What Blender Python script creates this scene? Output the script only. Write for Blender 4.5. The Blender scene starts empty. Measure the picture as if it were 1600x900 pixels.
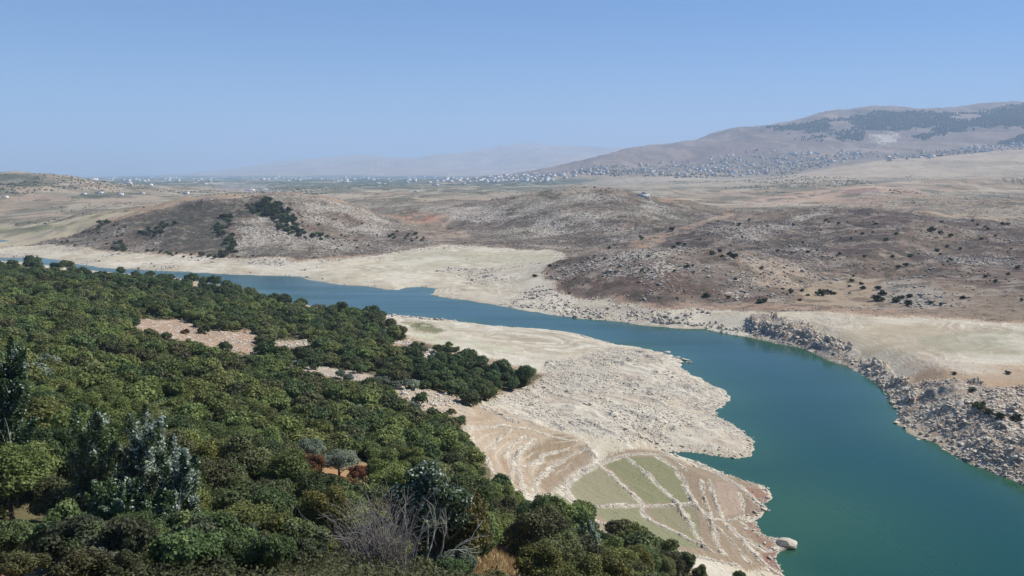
import bpy, math, random
import numpy as np
from mathutils import Vector, Matrix
random.seed(7); rng = np.random.default_rng(11)
scene = bpy.context.scene
COL = scene.collection

# ------------------------------------------------------------------ camera, sky, sun, exposure
H = 70.0; F = 1300.0; HZ = 272.0                       # eye height over the lake, focal length in photo px, horizon row
TH = math.atan((450.0 - HZ) / F)
cam_d = bpy.data.cameras.new('camera'); cam = bpy.data.objects.new('camera', cam_d); COL.objects.link(cam)
cam.location = (0, 0, H); cam.rotation_euler = (math.pi/2 - TH, 0, 0)
cam_d.sensor_width = 36; cam_d.lens = F/1600*36; cam_d.clip_start = 0.5; cam_d.clip_end = 120000
scene.camera = cam

SUN_EL, SUN_AZ = 47.0, 70.0                            # azimuth clockwise from +Y (the view direction)
w = bpy.data.worlds.new('World'); scene.world = w; w.use_nodes = True
nt = w.node_tree; nt.nodes.clear()
sky = nt.nodes.new('ShaderNodeTexSky'); sky.sky_type = 'NISHITA'; sky.sun_disc = False
sky.sun_elevation = math.radians(SUN_EL); sky.sun_rotation = math.radians(SUN_AZ)
sky.altitude = 300; sky.air_density = 0.75; sky.dust_density = 0.1; sky.ozone_density = 6.0
bg = nt.nodes.new('ShaderNodeBackground'); bg.inputs[1].default_value = 0.075
wo = nt.nodes.new('ShaderNodeOutputWorld')
skh = nt.nodes.new('ShaderNodeHueSaturation'); skh.inputs['Saturation'].default_value = 1.4; nt.links.new(sky.outputs[0], skh.inputs['Color']); skm = nt.nodes.new('ShaderNodeMix'); skm.data_type = 'RGBA'; skm.blend_type = 'MULTIPLY'; skm.inputs[0].default_value = 1; skm.inputs[7].default_value = (0.42, 0.95, 1.02, 1); nt.links.new(skh.outputs[0], skm.inputs[6]); nt.links.new(skm.outputs[2], bg.inputs[0]); nt.links.new(bg.outputs[0], wo.inputs[0])
sd = bpy.data.lights.new('sun', 'SUN'); sd.energy = 5.0; sd.angle = math.radians(0.6); sd.color = (1.0, 0.955, 0.88)
so = bpy.data.objects.new('sun', sd); COL.objects.link(so)
az, el = math.radians(SUN_AZ), math.radians(SUN_EL)
to_sun = Vector((math.sin(az)*math.cos(el), math.cos(az)*math.cos(el), math.sin(el)))
so.rotation_euler = to_sun.to_track_quat('Z', 'Y').to_euler(); so.location = (0, 0, 300)
scene.view_settings.view_transform = 'Standard'; scene.view_settings.look = 'None'
scene.view_settings.exposure = 0.5; scene.view_settings.gamma = 1.0
scene.cycles.volume_bounces = 1; scene.cycles.max_bounces = 5; scene.cycles.transparent_max_bounces = 6
scene.cycles.use_denoising = True
HAZE = 8.4e-5; HAZE_COL = (0.555, 0.745, 1.0, 1)

# ------------------------------------------------------------------ helpers
def tag(o, label=None, cat=None, group=None, kind=None):
    if label: o['label'] = label
    if cat: o['category'] = cat
    if group: o['group'] = group
    if kind: o['kind'] = kind
    return o

def mesh_np(name, v, f, attrs=None, smooth=False):
    """v (n,3), f (m,k) all faces with k corners; attrs {name: (n,) float or (n,3) colour}"""
    me = bpy.data.meshes.new(name)
    v = np.asarray(v, np.float32); f = np.asarray(f, np.int32); m, k = f.shape
    me.vertices.add(len(v)); me.vertices.foreach_set('co', v.ravel())
    me.loops.add(m*k); me.loops.foreach_set('vertex_index', f.ravel())
    me.polygons.add(m); me.polygons.foreach_set('loop_start', np.arange(0, m*k, k, dtype=np.int32))
    me.polygons.foreach_set('loop_total', np.full(m, k, np.int32))
    if smooth: me.polygons.foreach_set('use_smooth', np.ones(m, bool))
    for n_, a in (attrs or {}).items():
        a = np.asarray(a, np.float32)
        if a.ndim == 1:
            at = me.attributes.new(n_, 'FLOAT', 'POINT'); at.data.foreach_set('value', a)
        else:
            at = me.attributes.new(n_, 'FLOAT_COLOR', 'POINT')
            at.data.foreach_set('color', np.concatenate([a, np.ones((len(a), 1), np.float32)], 1).ravel())
    me.update(calc_edges=True)
    return me

def link(name, me, mat=None, parent=None):
    o = bpy.data.objects.new(name, me); COL.objects.link(o)
    if mat and me is not None and len(me.materials) == 0: me.materials.append(mat)
    if parent is not None: o.parent = parent
    return o

def empty(name, loc, rz=0.0):
    o = bpy.data.objects.new(name, None); COL.objects.link(o)
    o.location = loc; o.rotation_euler = (0, 0, rz); o.empty_display_size = 0.3
    return o

KIDS = {}
def child(name, me, mat, parent):
    o = link(name, me, mat, parent); KIDS.setdefault(parent, []).append(o); return o
def copy_tree(o, parent=None):
    c = o.copy(); COL.objects.link(c)
    if parent is not None: c.parent = parent
    for k in KIDS.get(o, []): copy_tree(k, c)
    return c

_T = {}
def vnoise(x, y, seed):
    if seed not in _T: _T[seed] = np.random.default_rng(seed+100).random((256, 256)).astype(np.float32)*2 - 1
    t = _T[seed]
    xi = np.floor(x); yi = np.floor(y); fx = (x-xi).astype(np.float32); fy = (y-yi).astype(np.float32)
    xi = xi.astype(np.int64) & 255; yi = yi.astype(np.int64) & 255; x1 = (xi+1) & 255; y1 = (yi+1) & 255
    fx = fx*fx*(3-2*fx); fy = fy*fy*(3-2*fy)
    a = t[yi, xi]; b = t[yi, x1]; c = t[y1, xi]; d = t[y1, x1]
    return a + (b-a)*fx + (c-a)*fy + (a-b-c+d)*fx*fy
def fbm(x, y, size, octv=4, seed=0, gain=0.5):
    x = x/size; y = y/size; s = 0.0; a = 1.0; tot = 0.0
    for i in range(octv):
        c, sn = math.cos(0.6+i*1.1), math.sin(0.6+i*1.1)
        s = s + a*vnoise(x*c - y*sn + 17.3*i, x*sn + y*c + 9.1*i, seed+i); tot += a
        a *= gain; x = x*2.03; y = y*2.03
    return s/tot*1.35
def sstep(a, b, x):
    t = np.clip((x-a)/(b-a), 0, 1); return t*t*(3-2*t)
def lerp(a, b, t): return a + (b-a)*t

def ray(px, py):
    """direction per metre of world Y"""
    x = (np.asarray(px, float)-800)/F; y = -(np.asarray(py, float)-450)/F
    Y = math.cos(TH) + math.sin(TH)*y; Z = -math.sin(TH) + math.cos(TH)*y
    return x/Y, Z/Y
def to_px(X, Y, Z):
    dz = Z-H; fw = Y*math.cos(TH) - dz*math.sin(TH); up = Y*math.sin(TH) + dz*math.cos(TH)
    return 800 + F*X/fw, 450 - F*up/fw
def at_level(px, py, z):
    u, s = ray(px, py); Y = (z-H)/s; return u*Y, Y

# ------------------------------------------------------------------ the shape of the land
CP = []                                                 # (u, Y, slope of sight)
def gz(px, py, z):
    u, s = ray(px, py); CP.append((u, (z-H)/s, s))
def gY(px, py, Y):
    u, s = ray(px, py); CP.append((u, Y, s))
def hz(px, Y, z): CP.append(((px-800)/F, Y, (z-H)/Y))
for p in [(-120,412,12),(0,418,13),(0,450,20),(100,440,13),(200,450,12),(100,500,24),(300,460,7),(400,475,5),(500,492,4),
          (600,510,4),(0,550,31),(0,650,40),(0,750,44.5),(0,850,47),(-150,600,40),(-150,850,50),(200,550,23),(400,540,14),(300,520,17),
          (300,620,28),(300,700,33),(300,850,42),(500,600,15),(500,700,24),(500,800,34),(650,560,6.5),(650,650,15),(700,700,17),
          (740,640,9),(830,600,3.5),(740,740,15),(800,790,18),(650,800,31),(750,850,33),(760,880,35),(600,880,44),(450,880,44),(900,850,16),(900,895,22),
          (1000,860,9),(1060,895,10),(1130,880,3),(860,760,8),(780,700,9),(870,730,5),(950,740,3.2),(1050,770,2.4),(1050,830,3.6),
          (1130,790,2),(800,640,5),(900,640,3.5),(1000,650,3.4),(1080,640,2.2),(950,600,2.6),(800,560,3),(850,540,2),(700,520,3),(1100,690,1.6)]: gz(*p)
for p in [(60,384,3),(200,396,2.6),(370,406,2),(470,410,3),(560,403,4),(700,386,6),(760,400,4.5),(620,420,2.5),(870,397,6),(800,430,4),(880,455,5),(930,470,3.4),(1000,474,5),
          (1100,490,3.5),(1200,510,6),(1260,520,6),(1300,490,7),(1450,500,8),(1600,512,9.5),(1450,560,7),(1330,545,5),(1600,600,8),(1480,620,7.5),(1600,690,7),(1500,660,6),
          (1800,600,10),(1800,720,8),(0,356,3),(0,372,1),(-150,372,2),(1400,600,4)]: gz(*p)
for p in [(1050,386,520),(950,400,520),(1150,402,500),(870,427,500),(1220,430,480),(1000,440,450),(1120,440,450),
          (920,292,1080),(980,299,1070),(860,300,1100),(800,312,1120),(700,322,1200),(750,350,950),(900,340,900),(880,378,770),(800,365,860),(700,360,900),(1050,314,1050),(1130,328,1000),
          (1000,366,760),(1080,348,880),(1010,330,930),
          (1250,445,470),(1350,478,392),(1450,445,430),(1550,470,385),(1600,462,385),(1200,385,620),(1400,385,600),(1300,420,520),(1500,410,520),(1600,405,520),
          (1110,343,800),(1200,331,860),(1300,324,870),(1400,329,860),(1500,339,810),(1600,350,760),(1800,365,700),
          (1200,318,1700),(1350,296,1900),(1270,306,1800),(1430,304,1700),(1600,311,1300),(1500,320,1250),(1600,345,1000),(1420,325,1200),(1800,320,1200),
          (1100,287,3000),(1300,266,3300),(1390,250,3500),(1500,266,3000),(1600,238,3600),(1600,275,2500),(1500,242,3900),(1400,283,2500),(1200,292,2400),(1000,300,2300),(900,290,3000),(1800,260,3000),
          (0,274,2200),(50,270,2250),(100,277,2400),(0,302,1700),(150,310,1800),(0,345,1150),(100,337,1200),(200,322,1450),(0,330,1400),(60,350,1020),(-150,270,2000),(-150,330,1300),
          (100,366,830),(200,336,880),(300,313,920),(380,305,930),(440,303,930),(500,309,950),(570,331,960),(630,350,930),(350,352,790),(450,362,770),(250,367,790),(550,372,790),(430,330,860),(300,340,850),
          (640,342,1050),(610,312,1600),(560,303,2200),(680,302,2200),(800,296,2600)]: gY(*p)
for p in [(1000,600,11),(1130,600,12),(300,1150,14),(440,1200,12),(520,1250,14),(1300,1150,12),(1500,1050,12),(920,1400,18),(1100,1300,14),(1150,1450,14),(1000,1700,16),(1500,1700,18),
          (-100,3500,25),(100,3500,20),(100,6000,20),(300,2200,16),(300,4000,16),(500,4000,16),(700,4000,18),(900,4200,28),
          (300,8000,18),(600,8000,20),(800,8000,25),(0,12000,20),(300,12000,20),(600,12000,20),(800,12000,30),(1000,12000,60),(0,30000,0),(400,30000,0),(800,30000,0),(1200,30000,0),(1600,30000,0),
          (1450,4500,135),(1300,10500,330),(1500,10500,400),(1700,10500,400),(1100,10000,120),(-300,8000,30),(-300,20000,20),
          (0,30,54.5),(400,30,54.5),(800,30,54),(1200,30,50),(1600,30,46),(0,14,60.5),(400,14,60.5),(800,14,60.5),(1200,14,59),(1600,14,58),(0,4,65),(800,4,65),(1600,4,65),
          (1250,100,12),(1500,100,10),(1250,60,24),(1500,60,20),(1800,100,8),(1400,140,1),(1700,200,3),(1000,70,30)]: hz(*p)
for p in [(1000,279,4000),(1200,280,4200),(1100,270,4500),(900,276,4500),(1200,258,5000),(1350,243,5000),(1500,234,5000),(1600,224,5200),(1200,236,5700),(1400,218,6000),(1550,205,6000),(1050,250,5600),
          (870,270,5600),(905,261,5700),(960,243,6000),(1070,222,6500),(1130,212,6800),(1200,198,7000),(1290,183,7200),(1370,173,7400),(1450,176,7500),(1530,169,7500),(1600,163,7500),(1800,150,7500),
          (300,272,24000),(430,262,24000),(560,246,24000),(620,254,24000),(690,244,24000),(760,240,24000),(850,229,24000),(900,235,24000),(960,236,24000),(1060,236,25000),(1300,240,25000)]: gY(*p)
CP = np.array(CP)
def cuv(u, Y): return np.stack([np.clip(u, -.78, .78)*1.6, np.log(Y)], -1)
cpt = cuv(CP[:, 0], CP[:, 1]); EPS = 0.06
def kern(a, b):
    d2 = ((a[:, None, :]-b[None, :, :])**2).sum(-1); return np.sqrt(d2+EPS*EPS)
n = len(cpt); A = np.zeros((n+3, n+3)); A[:n, :n] = kern(cpt, cpt) - 0.0015*np.eye(n)
A[:n, n] = 1; A[n, :n] = 1; A[:n, n+1:] = cpt; A[n+1:, :n] = cpt.T
wts = np.linalg.solve(A, np.concatenate([CP[:, 2], [0, 0, 0]]))

U = np.concatenate([np.linspace(-1.6, -.69, 50)[:-1], np.linspace(-.69, .69, 1250), np.linspace(.69, 1.6, 50)[1:]])
YR = np.concatenate([np.geomspace(3, 90, 150)[:-1], np.geomspace(90, 1300, 900)[:-1], np.geomspace(1300, 9000, 330)[:-1], np.geomspace(9000, 45000, 110)])
NU, NY = len(U), len(YR)
uc = np.linspace(-1.6, 1.6, 420); lc = np.linspace(math.log(3), math.log(45000), 420)
UG, LG = np.meshgrid(uc, lc); q = cuv(UG.ravel(), np.exp(LG.ravel())); sv = np.zeros(len(q))
for i in range(0, len(q), 30000):
    b = q[i:i+30000]; sv[i:i+30000] = kern(b, cpt) @ wts[:n] + wts[n] + b @ wts[n+1:]
SC = sv.reshape(420, 420)
iu = (U-uc[0])/(uc[1]-uc[0]); il = (np.log(YR)-lc[0])/(lc[1]-lc[0])
i0 = np.clip(iu.astype(int), 0, 418); j0 = np.clip(il.astype(int), 0, 418); fu = (iu-i0)[None, :]; fl = (il-j0)[:, None]
S = SC[j0][:, i0]*(1-fl)*(1-fu) + SC[j0][:, i0+1]*(1-fl)*fu + SC[j0+1][:, i0]*fl*(1-fu) + SC[j0+1][:, i0+1]*fl*fu
X = U[None, :]*YR[:, None]; Y = np.repeat(YR[:, None], NU, 1)
Z = H + S*Y
# shoreline, traced at water level
SH = [(-900,404),(60,402),(92,406),(132,414),(165,419),(275,424),(350,428),(400,430),(467,432),(500,440),(530,445),(570,447),(600,452),(622,453),(634,449),(660,448),(682,451),(672,460),(700,466),(760,474),
      (800,481),(850,490),(900,497),(960,502),(1010,509),(1060,513),(1100,514),(1140,522),(1180,529),(1220,538),(1250,543),(1275,553),(1300,565),(1325,572),(1345,584),(1375,600),(1386,618),
      (1407,643),(1400,660),(1425,680),(1460,692),(1480,705),(1510,722),(1550,739),(1600,758),(1680,790),(2000,880),(2200,1060),(1700,1060),(1300,1010),(1240,930),(1225,900),(1212,878),(1214,866),
      (1222,860),(1236,856),(1238,848),(1222,842),(1195,838),(1185,825),(1178,814),(1187,809),(1199,796),(1192,787),(1206,779),(1203,768),(1190,758),(1160,751),(1120,735),(1090,722),(1060,712),
      (1040,706),(1070,706),(1100,709),(1150,716),(1172,714),(1178,700),(1176,688),(1162,676),(1145,664),(1120,652),(1116,642),(1133,633),(1141,622),(1130,609),(1100,596),(1062,573),(1066,564),
      (1040,553),(1000,543),(960,538),(930,530),(885,519),(845,514),(800,512),(750,507),(700,500),(640,494),(597,491),(520,484),(450,474),(380,450),(300,438),(200,428),(120,423),(60,416),(-900,412)]
def fine(pts, amp=1.0, sub=5):
    P = np.array([at_level(a, b, 0) for a, b in pts]); out = []
    for i in range(len(P)):
        a, b = P[i], P[(i+1) % len(P)]; L = np.linalg.norm(b-a); n_ = np.array([-(b-a)[1], (b-a)[0]])/(L+1e-6)
        for k in range(sub):
            t = k/sub; out.append(a+(b-a)*t + (n_*amp*min(L*.06, 2.2)*random.uniform(-1, 1) if k else 0))
    return np.array(out)
SHW = fine(SH)
FAR_INLET = np.array([at_level(a, b, 0) for a, b in [(-400,373),(0,374),(15,376.5),(0,379),(-400,381)]])
def inside(poly, x, y):
    r = np.zeros(x.shape, bool); m = len(poly)
    for i in range(m):
        x0, y0 = poly[i]; x1, y1 = poly[(i+1) % m]
        if y0 == y1: continue
        c = ((y0 > y) != (y1 > y))
        if not c.any(): continue
        xs = x0 + (y-y0)*(x1-x0)/(y1-y0)
        r ^= c & (x < xs)
    return r
def dist_poly(poly, x, y, closed=True):
    d = np.full(x.shape, 1e12, np.float32); m = len(poly); x = x.astype(np.float32); y = y.astype(np.float32)
    for i in range(m if closed else m-1):
        x0, y0 = poly[i]; x1, y1 = poly[(i+1) % m]; dx, dy = x1-x0, y1-y0; L = dx*dx+dy*dy+1e-9
        t = np.clip(((x-x0)*np.float32(dx) + (y-y0)*np.float32(dy))/np.float32(L), 0, 1)
        np.minimum(d, (x-x0-t*np.float32(dx))**2 + (y-y0-t*np.float32(dy))**2, out=d)
    return np.sqrt(d)
nr = int(np.searchsorted(YR, 1150)); r0 = int(np.searchsorted(YR, 100)); cs = slice(0, NU)
SD = np.full(X.shape, 400.0, np.float32)
x_, y_ = X[r0:nr], Y[r0:nr]
D = dist_poly(SHW, x_, y_); D = np.where(inside(SHW, x_, y_), -D, D)
D2 = dist_poly(FAR_INLET, x_, y_); D2 = np.where(inside(FAR_INLET, x_, y_), -D2, D2)
SD[r0:nr] = np.minimum(D, D2)
del D, D2
# rough ground
far = sstep(1200, 5000, Y)
nz1 = fbm(X, Y, 60, 5, 1); Z += nz1*lerp(1.6, 7, far)*sstep(60, 300, Y)
nzf = fbm(X, Y, 900, 6, 9)
mt = sstep(120, 420, Z)*sstep(4200, 6000, Y)
rg = 1-np.abs(fbm(X*1.0, Y*.55, 900, 5, 21)); Z += mt*(rg-.6)*120*sstep(0, 1, (1-sstep(9000, 13000, Y)))
Z += sstep(13000, 16000, Y)*sstep(60, 250, Z)*(1-np.abs(fbm(X, Y*.5, 2600, 4, 31))-.5)*240
wsh = sstep(0, 1, SD/(0.05*Y+5))
Z = np.where(SD < 350, (0.15+np.clip(SD, 0, 60)*0.11)*(1-wsh) + np.maximum(Z, 1.0+.3*nz1)*wsh, np.maximum(Z, 1.2))
Z = np.where(SD < 0, np.maximum(SD*.22, -3.0)-.12, Z)

def grid_at(Aarr, x, y):
    x = np.asarray(x, float); y = np.asarray(y, float)
    uu = np.clip(np.interp(x/y, U, np.arange(NU)), 0, NU-1.001); yy = np.clip(np.interp(y, YR, np.arange(NY)), 0, NY-1.001)
    a = uu.astype(int); b = yy.astype(int); fu = uu-a; fy = yy-b
    return Aarr[b, a]*(1-fy)*(1-fu)+Aarr[b, a+1]*(1-fy)*fu+Aarr[b+1, a]*fy*(1-fu)+Aarr[b+1, a+1]*fy*fu
ground = lambda x, y: grid_at(Z, x, y)
_ys = np.geomspace(25, 30000, 1600)
def hit(px, py):
    """where the line of sight of a photo pixel meets the ground"""
    u, s = ray(px, py); z = ground(u*_ys, _ys); below = (H + s*_ys) < z
    i = int(np.argmax(below)) if below.any() else len(_ys)-1
    i = max(i, 1); a, b = _ys[i-1], _ys[i]
    for _ in range(14):
        m = (a+b)/2
        if H+s*m < float(ground(u*m, m)): b = m
        else: a = m
    return u*b, b
def hits(pts): return np.array([hit(a, b) for a, b in pts])
WU = X/Y; LY = np.log(Y)
wn1 = fbm(X, Y, 40, 3, 41); wn2 = fbm(X, Y, 40, 3, 47)
wj = rng.normal(0, 1, X.shape).astype(np.float32); wn3 = fbm(X, Y, 14, 3, 43); wn4 = fbm(X, Y, 14, 3, 45)
WX = WU + (wn1*(2+.010*Y) + wn3*(.8+.004*Y) + wj*(.15+.002*Y))/Y; WY = LY + (wn2*(3+.016*Y) + wn4*(1+.006*Y) + rng.normal(0, 1, X.shape)*(.2+.004*Y))/Y
def region(pts, ys=(0, 1e9), warp=True, px=True):
    P = hits(pts) if px else np.array(pts); P = np.stack([P[:, 0]/P[:, 1], np.log(P[:, 1])], 1)
    ymin, ymax = P[:, 1].min()-.1, P[:, 1].max()+.1
    a, b = int(np.searchsorted(YR, math.exp(ymin))), int(np.searchsorted(YR, math.exp(ymax)))
    m = np.zeros(X.shape, bool)
    m[a:b] = inside(P, (WX if warp else WU)[a:b], (WY if warp else LY)[a:b])
    return m

# ------------------------------------------------------------------ ground cover (colours of soil, rock and plants; density of dark scrub-and-shadow specks)
C = np.zeros(X.shape+(3,), np.float32); ROCK = np.zeros(X.shape, np.float32); SCRUB_SHADE = np.zeros(X.shape, np.float32)
def paint(m, c, amt=1.0):
    m = (m*amt).astype(np.float32)[..., None] if m.dtype != bool else m[..., None]*np.float32(amt)
    np.copyto(C, C + (np.array(c, np.float32)-C)*m)
def setf(Aarr, m, v): Aarr[m] = v
# land at large: dry tan grass and stubble, rolling patches
n1 = fbm(X, Y, 260, 5, 51); n2 = fbm(X, Y, 90, 5, 57); n3 = fbm(X, Y, 12, 4, 63)
C[:] = (0.36, 0.275, 0.19)
paint(sstep(-.1, .5, n1), (0.27, 0.185, 0.125), .6); paint(sstep(.1, .6, -n1), (0.45, 0.38, 0.28), .7)
paint(sstep(.25, .6, n2), (0.33, 0.19, 0.115), .35)
ROCK[:] = .25; SCRUB_SHADE[:] = .2
# the far plain: strips of orchards, stubble and tilled fields
pl = (sstep(1900, 2600, Y)*(1-sstep(26, 60, Z)))
cell = vnoise(np.floor(X/210+vnoise(X/900, Y/900, 3))*7.13, np.floor(Y/480+.3*vnoise(X/500, Y/500, 4))*3.77, 71)
paint(pl*(cell > .15), (0.075, 0.10, 0.055), .85); paint(pl*(cell < -.5), (0.42, 0.36, 0.25), .8)
paint(pl*sstep(2600, 3600, Y)*sstep(-.55, -.1, n1), (0.055, 0.08, 0.045), .85)
sc_ = sstep(900, 1100, Y)*(1-sstep(3500, 4200, Y)); paint(sc_*sstep(.1, .45, fbm(X, Y, 130, 5, 201)), (0.17, 0.145, 0.10), .6); paint(sc_*sstep(.15, .4, fbm(X, Y*.5, 60, 4, 203)), (0.11, 0.115, 0.07), .5)
# rocky hills beyond the lake
rough = (Y > 380) & (Y < 1450) & (SD > 20) & (X > -.17*Y); paint(rough, (0.185, 0.138, 0.104), .9); ROCK[rough] = .7; SCRUB_SHADE[rough] = .65
roughl = (Y > 700) & (Y < 2400) & (SD > 20) & (X <= -.17*Y); ROCK[roughl] = .4; SCRUB_SHADE[roughl] = .45
paint(sstep(1000, 1500, Y)*(1-sstep(2600, 3600, Y))*sstep(-.2, .5, fbm(X, Y, 60, 5, 205)), (0.22, 0.185, 0.13), .55)
HILL_L = region([(42,384),(100,366),(200,338),(300,315),(380,307),(440,306),(500,311),(570,333),(640,350),(700,380),(640,384),(580,396),(540,401),(470,405),(370,404),(200,393),(120,385)])
HILL_M = region([(640,352),(700,326),(800,316),(860,303),(920,296),(985,303),(1050,318),(1130,332),(1080,350),(1000,366),(950,384),(880,388),(800,384),(740,382),(690,378)])
HILL_R = region([(985,385),(1060,352),(1110,347),(1200,335),(1300,328),(1400,333),(1500,343),(1700,358),(1700,470),(1560,455),(1450,432),(1330,432),(1240,425),(1180,400),(1100,388)])
KNOLL = region([(845,432),(862,412),(900,400),(950,402),(1000,392),(1050,389),(1150,402),(1210,430),(1260,455),(1230,470),(1130,480),(1000,470),(905,462),(870,448)])
SLOPE_R = region([(1120,480),(1230,470),(1260,430),(1330,432),(1450,432),(1700,470),(1700,515),(1600,505),(1450,495),(1300,488),(1200,492)])
for m, c, r, s in ((HILL_L, (0.14, 0.105, 0.084), .68, .75), (HILL_M, (0.125, 0.092, 0.077), .8, .7), (HILL_R, (0.105, 0.074, 0.066), .72, .7), (KNOLL, (0.125, 0.084, 0.066), .7, .6), (SLOPE_R, (0.235, 0.18, 0.13), .75, .55)):
    paint(m, c); setf(ROCK, m, r); setf(SCRUB_SHADE, m, s)
hl = HILL_L | HILL_M | HILL_R | KNOLL
paint(hl*sstep(.15, .7, n2), (0.28, 0.20, 0.14), .55); paint(hl*sstep(.2, .7, -n2), (0.085, 0.07, 0.06), .6)
ROCK += (hl*.55*fbm(X, Y, 55, 4, 77)).astype(np.float32)
# named patches on the hills
def patch(pts, c=None, rock=None, scrub=None, amt=.85, warp=True):
    m = region(pts, warp=warp)
    if c is not None: paint(m, c, amt)
    if rock is not None: ROCK[m] = rock
    if scrub is not None: SCRUB_SHADE[m] = scrub
    return m
patch([(210,345),(290,322),(375,312),(385,330),(350,365),(345,400),(230,393),(250,365)], (0.115, 0.097, 0.085), .25, .95)      # smooth brown scrub
patch([(385,325),(420,312),(470,350),(500,372),(470,380),(430,345)], (0.07, 0.085, 0.05), .3, 1)
patch([(360,400),(370,350),(430,330),(520,372),(560,380),(545,400),(450,403)], (0.26, 0.22, 0.175), .95, .8)
patch([(50,383),(120,366),(205,345),(215,350),(150,385),(110,385)], (0.17, 0.14, 0.115), .7, .8)
patch([(600,335),(640,330),(700,336),(705,348),(660,352),(625,345)], (0.40, 0.20, 0.12), .6, .2)
patch([(640,345),(700,345),(720,365),(690,378),(650,375)], (0.34, 0.25, 0.17), .6, .4)
patch([(985,390),(1000,366),(1060,352),(1140,331),(1170,333),(1100,352),(1040,372),(1010,388),(960,390)], (0.35, 0.24, 0.16), .4, .4)
patch([(1000,302),(1040,306),(1090,316),(1075,318),(1010,308)], (0.36, 0.22, 0.14), .2, .2)
patch([(990,350),(1070,350),(1080,362),(1030,366),(1000,362)], None, .75, .7)
patch([(1130,388),(1200,395),(1250,425),(1280,440),(1200,450),(1160,420)], (0.34, 0.26, 0.185), .7, .5)
patch([(1000,398),(1080,395),(1180,430),(1210,462),(1150,462),(1050,425),(990,415)], (0.20, 0.16, 0.13), .98, .5)
patch([(840,420),(862,415),(858,440),(900,455),(1000,466),(1120,475),(1270,480),(1400,486),(1398,490),(1270,487),(1120,483),(1000,474),(900,462),(850,446)], (0.32, 0.215, 0.15), .45, .4)
patch([(1270,440),(1380,430),(1420,455),(1400,475),(1290,478),(1240,470)], (0.34, 0.26, 0.175), .4, .45)
patch([(1385,430),(1440,440),(1480,470),(1470,486),(1400,478),(1370,465)], (0.30, 0.26, 0.21), .95, .4)
patch([(1435,430),(1480,420),(1700,440),(1700,470),(1560,455),(1500,445)], (0.125, 0.092, 0.075), .12, .5)
patch([(1160,312),(1250,302),(1340,293),(1440,298),(1480,312),(1380,326),(1260,322)], (0.42, 0.29, 0.205), .1, .05)
patch([(1315,300),(1360,296),(1385,302),(1360,308),(1320,306)], (0.20, 0.12, 0.10), .1, .5, .6)
patch([(1370,312),(1500,306),(1700,316),(1700,345),(1560,348),(1450,335),(1400,325)], (0.34, 0.25, 0.165), .45, .3)
patch([(0,386),(50,383),(55,379),(120,360),(205,330),(180,330),(0,350),(-200,352),(-200,390)], (0.40, 0.345, 0.23), .1, .1)
patch([(-200,358),(0,356),(110,352),(115,356),(0,362),(-200,364)], (0.17, 0.20, 0.09), .05, .3, .7)
patch([(-200,271),(0,271),(60,275),(80,288),(40,293),(-200,290)], (0.10, 0.12, 0.065), .3, .9)
patch([(-200,294),(0,294),(30,300),(25,304),(0,305),(-200,304)], (0.05, 0.065, 0.04), 0, .5)
patch([(105,308),(130,303),(225,303),(260,305),(220,308),(150,308)], (0.08, 0.10, 0.055), 0, .8)
# lake bed
BED_FAR = region([(-200,388),(0,388),(45,384),(120,386),(200,396),(370,406),(470,408),(545,403),(590,398),(650,388),(700,382),(760,384),(870,390),(900,398),(862,410),(845,432),(868,450),(905,464),(1000,474),(1120,484),(1200,492),
                  (1300,490),(1450,497),(1600,508),(1700,515),(1700,598),(1560,590),(1440,575),(1390,600),(1400,650),(1240,560),(1180,540),(960,520),(700,480),(500,460),(300,440),(0,420),(-200,415)])
BED_NEAR = region([(560,480),(600,497),(640,530),(700,550),(780,568),(850,590),(830,620),(760,650),(715,665),(735,700),(748,735),(775,765),(830,800),(900,815),(960,840),(1010,860),(1060,878),(1110,893),(1150,910),(1280,960),(1300,760),(1250,660),(1180,560),(900,500),(700,480)])
BANK_R = region([(1180,540),(1165,515),(1180,495),(1220,505),(1290,530),(1340,555),(1390,590),(1450,590),(1560,600),(1720,610),(1900,1000),(1650,830),(1500,740),(1400,670),(1385,640),(1320,585),(1240,555)])
bed = (BED_FAR | BED_NEAR) & (Y < 1000)
shr = (SD < 4+Y*.012)
paint(bed, (0.46, 0.405, 0.305))
paint(bed*sstep(.0, .5, n2), (0.40, 0.32, 0.225), .6); paint(bed*sstep(.0, .6, fbm(X, Y, 25, 4, 83)), (0.52, 0.475, 0.38), .7)
ROCK[bed] = (.28+.4*sstep(-.1, .5, fbm(X, Y, 28, 4, 209)))[bed]; SCRUB_SHADE[bed] = .12
# old shorelines: thin pale and dark benches that follow the falling level
lev = Z*1.7 + .8*n3 + .8*nz1
band = np.abs(lev-np.floor(lev)-.5)*2
bbr = sstep(-.35, .35, fbm(X, Y, 17, 4, 177)); paint(bed*sstep(.72, .95, band)*bbr, (0.60, 0.56, 0.46), .85); paint(bed*sstep(.8, 1, 1-band)*bbr, (0.27, 0.215, 0.145), .6)
paint(BANK_R, (0.36, 0.28, 0.205)); ROCK[BANK_R] = .85; SCRUB_SHADE[BANK_R] = .25
paint(BANK_R*sstep(.1, .6, n2), (0.30, 0.20, 0.135), .6)
patch([(470,432),(560,445),(700,460),(720,440),(640,405),(560,402),(500,412)], (0.50, 0.445, 0.325), .3, .02, .6)
patch([(560,420),(640,398),(700,390),(760,390),(740,412),(660,425),(590,430)], (0.38, 0.355, 0.25), .25, .05, .6)
patch([(700,400),(780,393),(880,397),(850,410),(760,418)], (0.34, 0.33, 0.225), .3, .05, .5)
patch([(1320,520),(1450,510),(1500,528),(1420,552),(1330,545)], (0.37, 0.31, 0.215), .1, .02, .7)
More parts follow.
